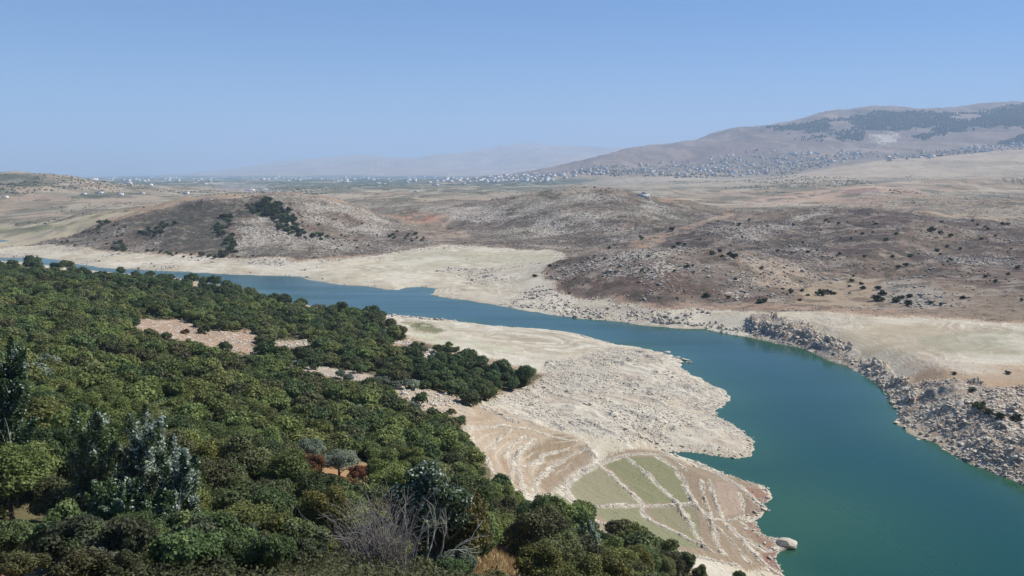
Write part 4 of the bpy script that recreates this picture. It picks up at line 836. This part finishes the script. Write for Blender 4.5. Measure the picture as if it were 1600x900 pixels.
# ------------------------------------------------------------------ trees and bushes beyond the lake
FARB = [(1285,462,2.2),(1293,460,1.8),(1278,461,1.6),(1372,452,1.7),(1378,462,2.0),(1368,470,2.2),(1375,470,1.8),(1400,472,1.9),(1408,466,1.4),(1418,478,1.8),(1348,452,1.3),(1345,445,1.1),(1188,473,1.8),(1195,472,1.5),(1236,458,1.3),(1253,455,1.1),(1262,462,1),(1250,470,1.0),
        (1328,459,.8),(1455,474,1.1),(1505,467,1.1),(1421,465,1.3),(1328,448,1),(1470,477,.8),(1330,440,1.2),(1113,398,1.8),(1147,402,2.2),(1140,398,1.4),(1190,420,1.1),(1060,382,1.5),(1070,383,1.2),(1002,374,1.7),(1000,370,1.2),(952,389,1.3),(858,417,1.2),(835,433,1.4),(870,416,.8),(890,459,.8),(1416,416,1.6),
        (1455,362,2.4),(1470,366,1.8),(1262,395,1.2),(1254,380,1.),(1533,374,1.3),(1556,369,1.1),(1330,373,1),(1385,376,1.4),(1395,402,1.2),(1567,352,2.0),(1555,440,1.1),(1050,361,2),(1530,640,1.6),(1522,636,1.2),(1542,648,1.5),(1560,655,1.3),(1585,658,1.3),(1518,611,1.2),(1590,655,1.2),(1490,585,.8),(1575,584,.8),
        (1312,398,1.2),(1215,392,1),(960,384,1),(945,405,1.),(1003,424,1.1),(1470,398,1),(1500,390,1.1),(1590,420,1.2),(1575,430,1),(1540,433,.9),(1290,345,1.4),(1310,350,1.2),(1240,352,1.1),(1170,345,1.2)]
rnd_ = random.Random(9)
for _ in range(46): FARB.append((rnd_.uniform(1000, 1600), rnd_.uniform(345, 470), rnd_.uniform(.7, 1.6)))
for px, py, s in FARB:
    x, y = hit(px, py)
    if px > 1480 and py > 580: lb, gr = 'low dark bush among the boulders at the right edge', 'bushes on the boulder bank'
    elif 1230 < px < 1480 and 435 < py < 482: lb, gr = 'dark bush on the tan slope above the dry lake flat', 'bushes above the dry lake flat'
    elif px < 1230: lb, gr = 'dark bush on the stony knoll and hills beyond the lake', 'bushes on the middle hills'
    else: lb, gr = 'dark bush on the brown hill at the right', 'bushes on the brown right hill'
    plant('bush', random.randrange(3), 'scrub' if random.random() < .75 else 'dark', 'hill_bush', x, y, s*(.85+.00045*y), lb, 'bush', gr)
# the left hill: green bushes along its gullies
def in_px(poly):
    xs = [p[0] for p in poly]; ys = [p[1] for p in poly]
    while True:
        a, b_ = random.uniform(min(xs), max(xs)), random.uniform(min(ys), max(ys))
        if inside(np.array(poly, float), np.array([a]), np.array([b_]))[0]: return a, b_
for poly, k_, s0, lb, gr in [([(385,322),(420,309),(445,322),(475,355),(465,362),(430,345),(395,332)], 85, 3.2, 'green bush in the dark thicket on top of the left hill', 'thicket on the left hill'),
                         ([(425,345),(470,360),(520,372),(500,376),(450,368),(425,352)], 36, 2.4, 'green bush trailing down the stony side of the left hill', 'bushes down the stony side'),
                         ([(300,400),(345,402),(350,372),(330,365),(345,340),(360,335),(365,360),(370,395),(345,405)], 60, 2.4, 'green bush in the gully of the left hill', 'bushes in the gully'),
                         ([(215,365),(260,345),(275,350),(240,372)], 26, 2.2, 'green bush on the smooth brown side of the left hill', 'bushes on the brown side'),
                         ([(172,394),(180,380),(188,375),(200,384),(195,394)], 9, 2.4, 'green bush at the foot of the left hill by the pale shore', 'bushes at the foot of the left hill'),
                         ([(145,356),(155,347),(172,345),(175,352),(165,356)], 7, 2.6, 'dark tree clump on the low end of the left hill', 'clump on the low end'),
                         ([(608,372),(620,360),(660,366),(672,376),(640,380)], 16, 1.8, 'green bush right of the left hill above the shore', 'bushes right of the left hill'),
                         ([(60,384),(120,365),(200,345),(215,352),(180,385),(110,386)], 24, 1.3, 'small bush on the stony tail of the left hill', 'bushes on the stony tail'),
                         ([(220,396),(230,388),(245,392),(300,398),(345,402),(380,402),(400,400),(395,406),(300,403)], 14, 1.6, 'bush in the row along the pale shore', 'row along the pale shore'),
                         ([(460,330),(560,345),(600,372),(560,395),(480,380)], 26, 1.2, 'small bush scattered on the stony flank of the left hill', 'bushes on the stony flank')]:
    for _ in range(k_):
        a, b_ = in_px(poly); x, y = hit(a, b_); plant('bush', random.randrange(3), 'dark' if random.random() < .6 else 'scrub', 'gully_bush', x, y, s0*random.uniform(.6, 1.1), lb, 'bush', gr)
# countless low scrub on all the hills, orchards on the plain
def world_scatter(m_fn, n_, ylo, yhi, r, ulo=-.68, uhi=.68):
    y = np.exp(r.uniform(math.log(ylo), math.log(yhi), n_)); x = r.uniform(ulo, uhi, n_)*y; ok = m_fn(x, y); return x[ok], y[ok]
r = np.random.default_rng(31)
hlf = hl.astype(np.float32); scf = SCRUB_SHADE
x, y = world_scatter(lambda x, y: (grid_at(hlf, x, y) > .5) & (r.random(len(x)) < .5) & (fbm(x, y, 35, 3, 141) > -.25), 22000, 420, 1500, r)
pts = [(a, b_, float(c)-.25, r.uniform(.22, .62)) for a, b_, c in zip(x, y, ground(x, y))]
tag(scatter_gn('hill_scrub', pts, src('scrub', 'bush')+src('dark', 'bush')[:1]), 'low scrub dotted all over the brown hills beyond the lake', 'scrub', kind='stuff')
x, y = world_scatter(lambda x, y: ((fbm(x, y*.35, 260, 3, 143) > .2) & (grid_at(Z, x, y) < 70)), 34000, 1700, 7000, r)
pts = [(a, b_, float(c)-.4, r.uniform(1.1, 2.0)) for a, b_, c in zip(x, y, ground(x, y))]
tag(scatter_gn('plain_orchards', pts, src('dark', 'bush')[:2]), 'dark strips of orchard trees across the far plain', 'orchards', kind='stuff')
r2 = np.random.default_rng(33)
x, y = world_scatter(lambda x, y: (grid_at(Z, x, y) > 5) & (r2.random(len(x)) < .4) & (fbm(x, y, 110, 4, 145) > .02) & (grid_at(hlf, x, y) < .5), 12000, 900, 4200, r2)
pts = [(a, b_, float(c)-.3, r2.uniform(.45, 1.25)) for a, b_, c in zip(x, y, ground(x, y))]
tag(scatter_gn('scattered_shrubs', pts, src('scrub', 'bush')), 'tiny shrubs dotted over the far dry slopes', 'shrubs', kind='stuff')
# conifer woods on the mountain
def cones(pts, seed):
    r = np.random.default_rng(seed); parts_v = []; parts_f = []; o = 0; k = 6; th = np.arange(k)*2*math.pi/k
    n_ = len(pts); P = np.array(pts); s = P[:, 3]
    ringa = np.stack([np.cos(th), np.sin(th), 0*th], 1)
    jit = r.uniform(.75, 1.25, (n_, k, 1)); low = P[:, None, :3] + ringa[None]*jit*(s*.42)[:, None, None] + np.stack([0*s, 0*s, s*.15], 1)[:, None]
    mid = P[:, None, :3] + ringa[None]*jit[:, ::-1]*(s*.36)[:, None, None] + np.stack([0*s, 0*s, s*.6], 1)[:, None]
    top = P[:, None, :3] + np.stack([0*s, 0*s, s], 1)[:, None] + ringa[None]*(s*.08)[:, None, None]
    V = np.concatenate([low, mid, top], 1).reshape(-1, 3); base = (np.arange(n_)*3*k)[:, None, None]; i = np.arange(k)
    F1 = np.stack([i, (i+1) % k, k+(i+1) % k, k+i], 1); F2 = F1+k; return V, (base+np.concatenate([F1, F2])[None]).reshape(-1, 4)
allp = []
mwf = np.zeros(X.shape, np.float32)
for m in MWR: mwf[m] = 1
r = np.random.default_rng(35)
x, y = world_scatter(lambda x, y: (grid_at(mwf, x, y) > .5) & (fbm(x, y, 260, 5, 147)+r.normal(0, .08, len(x)) > -.28), 60000, 5000, 8500, r, .2, .68)
V, Fc = cones([(a, b_, float(c)-1, r.uniform(9, 17)) for a, b_, c in zip(x, y, ground(x, y))], 1)
tag(link('mountain_woods', mesh_np('mountain_woods', V, Fc), M['conifer']), 'dark blue woods in blocks across the upper right mountain', 'woods', kind='stuff')
villf = VIL.astype(np.float32)
x, y = world_scatter(lambda x, y: (grid_at(villf, x, y) > .5) & (fbm(x, y, 160, 3, 149) > .02), 9000, 3600, 6500, r, 0, .68)
V, Fc = cones([(a, b_, float(c)-1, r.uniform(5, 10)) for a, b_, c in zip(x, y, ground(x, y))], 2)
tag(link('village_trees', mesh_np('village_trees', V, Fc), M['conifer']), 'dark garden trees between the white village houses', 'trees', kind='stuff')

# ------------------------------------------------------------------ rock
ICO_V = []; gph = (1+5**.5)/2
for a in (-1, 1):
    for b_ in (-gph, gph): ICO_V += [(0, a, b_), (a, b_, 0), (b_, 0, a)]
ICO_V = np.array(ICO_V)/np.linalg.norm(ICO_V[0])
ICO_F = []
for i in range(12):
    for j in range(i+1, 12):
        for k in range(j+1, 12):
            a, b_, c = ICO_V[i], ICO_V[j], ICO_V[k]
            if max(np.linalg.norm(a-b_), np.linalg.norm(b_-c), np.linalg.norm(a-c)) < 1.1:
                ICO_F.append((i, j, k) if np.dot(np.cross(b_-a, c-a), a) > 0 else (i, k, j))
ICO_F = np.array(ICO_F)
def rocks(P, S_, r, flat=.6, sink=.25, n_cap=True):
    S_ = np.minimum(S_, 3.2*np.median(S_)) if n_cap else S_; n_ = len(P); V = ICO_V[None]*r.uniform(.65, 1.25, (n_, 12, 1)); st_ = np.stack([r.uniform(.7, 1.5, n_), r.uniform(.6, 1.1, n_), r.uniform(.6, 1.2, n_)*flat], 1); V = V*st_[:, None]
    a = r.uniform(0, 6.28, n_); tl = r.normal(0, .25, n_); c, s = np.cos(a), np.sin(a)
    x = V[..., 0]*c[:, None]-V[..., 1]*s[:, None]; y = V[..., 0]*s[:, None]+V[..., 1]*c[:, None]; z = V[..., 2]+x*tl[:, None]
    V = np.stack([x, y, z], -1)*S_[:, None, None]; V[..., 2] += (S_*flat*(1-2*sink)*.5)[:, None]
    V += P[:, None]; return V.reshape(-1, 3), (ICO_F[None]+(np.arange(n_)*12)[:, None, None]).reshape(-1, 3)
def rock_stuff(name, x, y, size, mat, label, r, flat=.6):
    P = np.stack([x, y, ground(x, y)], 1); V, Fc = rocks(P, size, r, flat); o = link(name, mesh_np(name, V, Fc), mat); tag(o, label, 'stones', kind='stuff'); return o
r = np.random.default_rng(41)
bkf = BANK_R.astype(np.float32)
x, y = world_scatter(lambda x, y: (grid_at(bkf, x, y) > .5) & (grid_at(SD, x, y) > -.8) & (fbm(x, y, 14, 3, 151) > -.45), 60000, 150, 420, r, .2, .75)
rock_stuff('bank_rubble', x, y, r.lognormal(-1.5, .6, len(x)), M['rockpale'], 'broken boulders and rubble covering the right bank of the lake', r)
x, y = world_scatter(lambda x, y: (grid_at(ROCK, x, y) > .3+.45*r.random(len(x))) & (grid_at(SD, x, y) > .5) & (fbm(x, y, 22, 3, 153) > -.2), 90000, 380, 1400, r)
rock_stuff('hill_stones', x, y, r.lognormal(-.62, .42, len(x)), M['rockgrey'], 'pale stones strewn over the brown hills', r, .6)
spf = SPIT.astype(np.float32)
x, y = world_scatter(lambda x, y: (grid_at(spf, x, y) > .5) & (grid_at(SD, x, y) > -.5) & (fbm(x, y, 10, 3, 155)+.3*fbm(x, y, 40, 2, 156) > .0), 42000, 190, 420, r, -.1, .35)
rock_stuff('spit_stones', x, y, r.lognormal(-1.75, .5, len(x)), M['rockpale'], 'pale slabs and stones covering the low spit between the two waters', r, .5)
CP_ = CLEARS[0:6]+CLEARS[10:12]; xs_, ys_ = [], []
for c in CP_:
    k = 650; xx = r.uniform(c[:, 0].min(), c[:, 0].max(), k); yy = r.uniform(c[:, 1].min(), c[:, 1].max(), k); ok = inside(c, xx, yy) & (fbm(xx, yy, 9, 3, 161) > 0); xs_.append(xx[ok]); ys_.append(yy[ok])
xs_ = np.concatenate(xs_); ys_ = np.concatenate(ys_); rock_stuff('clearing_stones', xs_, ys_, r.lognormal(-1.2, .5, len(xs_)), M['rockpale'], 'pale stones heaped in the clearings of the wood', r)
bdf = (bed & (SD < 10)).astype(np.float32)
x, y = world_scatter(lambda x, y: (grid_at(bdf, x, y) > .5) & (grid_at(SD, x, y) > -.6) & (np.abs(grid_at(SD, x, y)) < .8+4*r.random(len(x))**2), 70000, 135, 620, r, -.3, .6)
rock_stuff('shore_stones', x, y, r.lognormal(-1.65, .55, len(x)), M['rockpale'], 'pale stones lining the edges of the water', r)
# single boulders and crags
def boulder_mesh(seed, sub=3):
    import bmesh
    r = np.random.default_rng(seed); bm = bmesh.new(); bmesh.ops.create_icosphere(bm, subdivisions=sub, radius=1.0)
    pl_ = [(np.array(d), r.uniform(.42, .85)) for d in sph(r, 11)]
    for v in bm.verts:
        p = np.array(v.co)
        for d, k in pl_:
            e = p @ d-k
            if e > 0: p = p-d*e
        p = p*(1+.09*fbm(np.array([p[0]*3+p[2]*2]), np.array([p[1]*3-p[2]]), .8, 3, seed)[0]); v.co = p
    me = bpy.data.meshes.new('boulder'); bm.to_mesh(me); bm.free(); return me
BM = [boulder_mesh(500+i) for i in range(5)]
BMg = []
for m_ in BM:
    a = m_.copy(); a.materials.append(M['rock']); m_.materials.append(M['rockpale']); BMg.append(a)
def boulder(px, py, w_, h_, label, group=None, grey=False, lvl=None, name='boulder', d_=None):
    x, y = hit(px, py) if lvl is None else at_level(px, py, lvl); z = max(float(ground(x, y)), -.3)
    o = link(name, random.choice(BMg if grey else BM)); o.location = (x, y, z+h_*.15); o.scale = (w_/2, (d_ or w_)/2*random.uniform(.8, 1.1), h_*.6); o.rotation_euler = (random.uniform(-.15, .15), random.uniform(-.15, .15), random.uniform(-.5, .5)); tag(o, label, 'boulder', group)
boulder(1231,853,4.2,1.7,'big pale boulder at the tip of the near point in the green water', lvl=0)
boulder(1240,857,1.4,.7,'small pale rock touching the big boulder at the near point', lvl=0)
for px, py, w_, h_ in [(1048,556,4,1.1),(1056,560,4.5,1.4),(1070,562,5,1.5),(1076,566,3,1.2),(1062,567,3.5,1),(1043,550,3,.9)]: boulder(px, py, w_, h_, 'pale rock in the water off the upper corner of the spit', 'rocks off the upper corner of the spit', lvl=0)
for px, py, w_, h_, lb in [(1177,684,1.3,.6,'rock in the water beside the outer tip of the spit'),(1176,690,1.6,.5,'rock in the water beside the outer tip of the spit'),(1187,703,2.6,.3,'thin flat rock lying in the water off the spit'),(1401,661,2.2,.6,'flat rock in the water against the right bank'),(1436,686,2.6,.6,'flat slab in the water edge of the boulder bank')]:
    boulder(px, py, w_, h_, lb, 'rocks beside the outer tip' if 'beside' in lb else None, lvl=0)
for k in range(110):                                    # crags above the right shore
    t_ = k/109; px = lerp(1172, 1330, t_)+random.uniform(-6, 6); py = lerp(507, 545, t_)+random.uniform(-9, 7)
    boulder(px, py, random.uniform(.9, 2.6), random.uniform(.8, 2.4), 'jagged grey rock of the crag above the right shore', 'crag above the right shore', random.random() < .5, name='crag_rock')
for k in range(70):
    px, py = in_px([(1340,560),(1372,562),(1388,585),(1425,600),(1432,622),(1395,632),(1378,612),(1350,585)])
    boulder(px, py, random.uniform(.8, 2.2), random.uniform(.7, 2.1), 'jagged grey rock of the outcrop where the right shore bends', 'outcrop at the bend of the right shore', random.random() < .5, name='crag_rock')
for k in range(120):
    px, py = in_px([(1400,640),(1440,612),(1600,640),(1600,752),(1500,715),(1410,668)])
    boulder(px, py, random.uniform(.8, 1.9), random.uniform(.6, 1.3), 'large block among the rubble of the right bank', 'large blocks on the right bank', random.random() < .5)
for k in range(150):
    t_ = random.random(); px = lerp(830, 1180, t_); py = lerp(485, 523, t_)-4+random.uniform(-9, 4)*random.random()
    boulder(px, py, random.uniform(.7, 2.2), random.uniform(.6, 1.9), 'pale rock on the far bank opposite the spit', 'rocks on the far bank')
for px, py in [(30,838),(38,842),(25,850),(45,848)]: boulder(px, py, .5, .3, 'pale stone on the red soil at lower left', 'stones on the red soil')
r = np.random.default_rng(51)
for pts_, w_, lb in WALLS:
    w_ *= .52; P = hits(pts_); seg = np.linalg.norm(np.diff(P, axis=0), axis=1); cum = np.concatenate([[0], np.cumsum(seg)]); L = cum[-1]; k = int(L*60*w_)
    tt = r.uniform(0, L, k); x = np.interp(tt, cum, P[:, 0])+r.normal(0, w_*.42, k)+.5*fbm(tt, tt*0+len(lb), 6, 2, 7); y = np.interp(tt, cum, P[:, 1])+r.normal(0, w_*.42, k)+.5*fbm(tt, tt*0+3+len(lb), 6, 2, 8)
    V, Fc = rocks(np.stack([x, y, ground(x, y)], 1), r.lognormal(-2.35, .5, k), r, .45); tag(link('rubble_wall', mesh_np('rubble_wall', V, Fc), M['rockpale']), lb, 'stone wall')

# ------------------------------------------------------------------ buildings
def box(x0, x1, y0, y1, z0, z1):
    v = np.array([(x0,y0,z0),(x1,y0,z0),(x1,y1,z0),(x0,y1,z0),(x0,y0,z1),(x1,y0,z1),(x1,y1,z1),(x0,y1,z1)], float)
    return v, np.array([(0,3,2,1),(4,5,6,7),(0,1,5,4),(1,2,6,5),(2,3,7,6),(3,0,4,7)])
def house_proto(name, w_, d_, h_, storeys, wallm, roofm, pitched, full=True):
    root = empty(name, (0, 0, 0))
    child('wall', mesh_np('wall', *box(-w_/2, w_/2, -d_/2, d_/2, -2, h_)), M[wallm], root)
    if pitched:
        e = .5; v = np.array([(-w_/2-e,-d_/2-e,h_+.01),(w_/2+e,-d_/2-e,h_+.01),(w_/2+e,d_/2+e,h_+.01),(-w_/2-e,d_/2+e,h_+.01),(-w_/4,0,h_+2.2),(w_/4,0,h_+2.2),(w_/4,.01,h_+2.2),(-w_/4,.01,h_+2.2)])
        child('roof', mesh_np('roof', v, box(0,1,0,1,0,1)[1]), M[roofm], root)
    else:
        child('roof', mesh_np('roof', *joinv([box(-w_/2-.3, w_/2+.3, -d_/2-.3, d_/2+.3, h_+.01, h_+.35), box(-w_*.1, w_*.3, -d_*.1, d_*.3, h_+.36, h_+2.6)])), M[roofm], root)
    if full:
        nwin = max(2, int(w_/3.2))
        for s_ in range(storeys):
            for k in range(nwin):
                cx_ = -w_/2+(k+.5)*w_/nwin; z0 = 1.0+s_*3.1
                child('window', mesh_np('window', *box(cx_-.55, cx_+.55, -d_/2-.04, -d_/2+.3, z0, z0+1.3)), M['pane'], root)
    return root
HP = [(house_proto('village_house', 13, 11, 6.6, 2, 'plaster', 'roofgrey', False)), (house_proto('village_house', 11, 10, 9.6, 3, 'cream', 'roofgrey', False)), (house_proto('village_house', 12, 12, 6.4, 2, 'plaster', 'roofred', True)), (house_proto('village_house', 18, 12, 7, 2, 'plaster', 'roofgrey', False))]
used = [False]*4
VC = [([(870,272),(930,257),(960,262),(950,274)], 40, 'small white house in the village climbing the mountain\'s left end', 'houses at the mountain\'s left end'),
      ([(960,258),(1080,250),(1180,234),(1215,238),(1200,275),(1100,277),(1010,275)], 120, 'small white house in the broad village at the mountain foot', 'houses at the mountain foot'),
      ([(1210,242),(1260,238),(1350,234),(1370,240),(1330,252),(1280,262),(1215,270)], 75, 'small white house in the village band below the quarry', 'houses below the quarry'),
      ([(1370,244),(1450,239),(1530,229),(1600,219),(1600,230),(1550,236),(1450,248),(1380,252)], 60, 'small white house in the village band on the far right slope', 'houses on the far right slope')]
for poly, k_, lb, gr in VC:
    for _ in range(k_):
        a, b_ = in_px(poly); x, y = hit(a, b_); i = random.choice([0, 0, 1, 2, 3]); o = copy_tree(HP[i]) if used[i] else HP[i]; used[i] = True
        o.location = (x, y, float(ground(x, y))+.5); o.rotation_euler = (0, 0, random.uniform(-.6, .6)); s = random.uniform(.8, 1.6); o.scale = (s, s, s)
        tag(o, {0: lb, 1: lb.replace('small white', 'taller cream'), 2: lb.replace('small white', 'red roofed'), 3: lb.replace('small white', 'long white')}[i], 'house', gr+', '+['white', 'cream', 'red roofed', 'long'][i])
fh = house_proto('farm_building', 15, 8, 4.2, 1, 'plaster', 'roofgrey', False); y = 1045.0; x = (1004-800)/F*y*1.0; fh.location = (x, y, float(ground(x, y))); tag(fh, 'white flat roofed building alone on the ridge beyond the lake', 'building')
fh2 = [house_proto('farmhouse', 14, 9, 4.5, 1, 'plaster', 'roofgrey', False), house_proto('farmhouse', 26, 11, 5, 1, 'plaster', 'roofgrey', False)]
uf = [False, False]
for px, py, i, s, lb in [(188,305,0,1.3,'pale farmhouse in the middle of the left plain'),(131,304,0,1,'small pale farmhouse left of the orchard strip'),(155,302,1,.9,'long pale shed in the orchard strip at left'),(222,303,0,1,'pale farmhouse at the right end of the orchard strip'),
      (291,303,0,1.4,'pale house beside the road over the left plain'),(234,290,0,1.6,'white house among dark orchards on the far left plain'),(200,287,1,1.2,'low white sheds among orchards left'),(145,282,1,1.5,'long white sheds near the left skyline'),(320,288,0,2,'tall white building on the far plain'),
      (328,286,0,1.4,'white building right beside the tall one'),(390,298,1,1.6,'long white hangar behind the left hill'),(412,297,1,1.2,'second white hangar behind the left hill'),(540,285,1,2.0,'white shed on the plain below the faint mountain'),(590,287,1,1.6,'white shed right of centre on the plain'),(600,288,0,1.6,'white house beside the centre shed'),
      (650,300,0,1.2,'lone pale house on the tan plain'),(680,290,1,1.6,'white shed by the trees before the village'),(725,288,0,2,'white house before the village edge'),(760,285,0,2,'white house at the near end of the village'),(1012,265,1,2,'long pale building on the lower mountain'),(8,309,0,1,'pale farmhouse at left edge')]:
    x, y = hit(px, py); o = copy_tree(fh2[i]) if uf[i] else fh2[i]; uf[i] = True; o.location = (x, y, float(ground(x, y))); s *= .72; o.scale = (s, s, s); o.rotation_euler = (0, 0, random.uniform(-.4, .4)); tag(o, lb, 'building')
# town scattered over the far plain and up to the village
tp_ = house_proto('town_house', 16, 12, 7, 2, 'plaster', 'roofgrey', False, full=False); ut = False
for poly, k_, lb, gr in [([(330,275),(640,275),(760,278),(860,276),(860,282),(700,286),(500,283),(330,280)], 110, 'tiny white house on the hazy far plain', 'houses of the far plain'), ([(740,276),(870,270),(900,275),(860,283),(760,285)], 70, 'tiny white house where the plain meets the village', 'houses between plain and village'), ([(110,275),(330,276),(330,284),(200,283)], 30, 'tiny white house on the left far plain', 'houses of the left far plain')]:
    for _ in range(k_):
        a, b_ = in_px(poly); x, y = hit(a, b_+1.0); o = copy_tree(tp_) if ut else tp_; ut = True; o.location = (x, y, float(ground(x, y))+.3); s = random.uniform(.7, 1.3)*(1+y/12000); o.scale = (s, s, s); o.rotation_euler = (0, 0, random.uniform(-.5, .5)); tag(o, lb, 'house', gr)

# ------------------------------------------------------------------ haze and drifting smoke
def vol_mat(name, dens, col, aniso=0.0, emis=None):
    m = bpy.data.materials.new(name); m.use_nodes = True; t = m.node_tree; t.nodes.clear(); pv = t.nodes.new('ShaderNodeVolumePrincipled'); pv.inputs['Color'].default_value = col; pv.inputs['Density'].default_value = dens; pv.inputs['Anisotropy'].default_value = aniso
    o = t.nodes.new('ShaderNodeOutputMaterial'); t.links.new(pv.outputs[0], o.inputs['Volume']); return m
hzb = link('haze', mesh_np('haze', *box(-75000, 75000, -2500, 48000, -12, float(Z.max())+30)), vol_mat('haze_air', HAZE, HAZE_COL)); tag(hzb, kind='stuff'); hzb['label'] = 'pale blue haze over the whole valley'

sm = vol_mat('thin_smoke', .004, (0.8, 0.85, 0.95, 1)); parts = []; x0, y0 = hit(568, 318); z0 = float(ground(x0, y0)); V, Fc = rocks(np.array([[x0-t_*330, y0+t_*260, z0+2+t_*22] for t_ in np.linspace(0, 1, 9)]), np.array([9+34*t_ for t_ in np.linspace(0, 1, 9)]), np.random.default_rng(3), .45, n_cap=False)
sb = bpy.data.meshes.new('smoke'); sb.from_pydata(V.tolist(), [], Fc.tolist()); so_ = link('smoke', sb, sm); md = so_.modifiers.new('soft', 'REMESH'); md.mode = 'VOXEL'; md.voxel_size = 6; md2 = so_.modifiers.new('sub', 'SMOOTH'); md2.iterations = 12; tag(so_, 'thin pale smoke drifting left behind the left hill', 'smoke', kind='stuff')
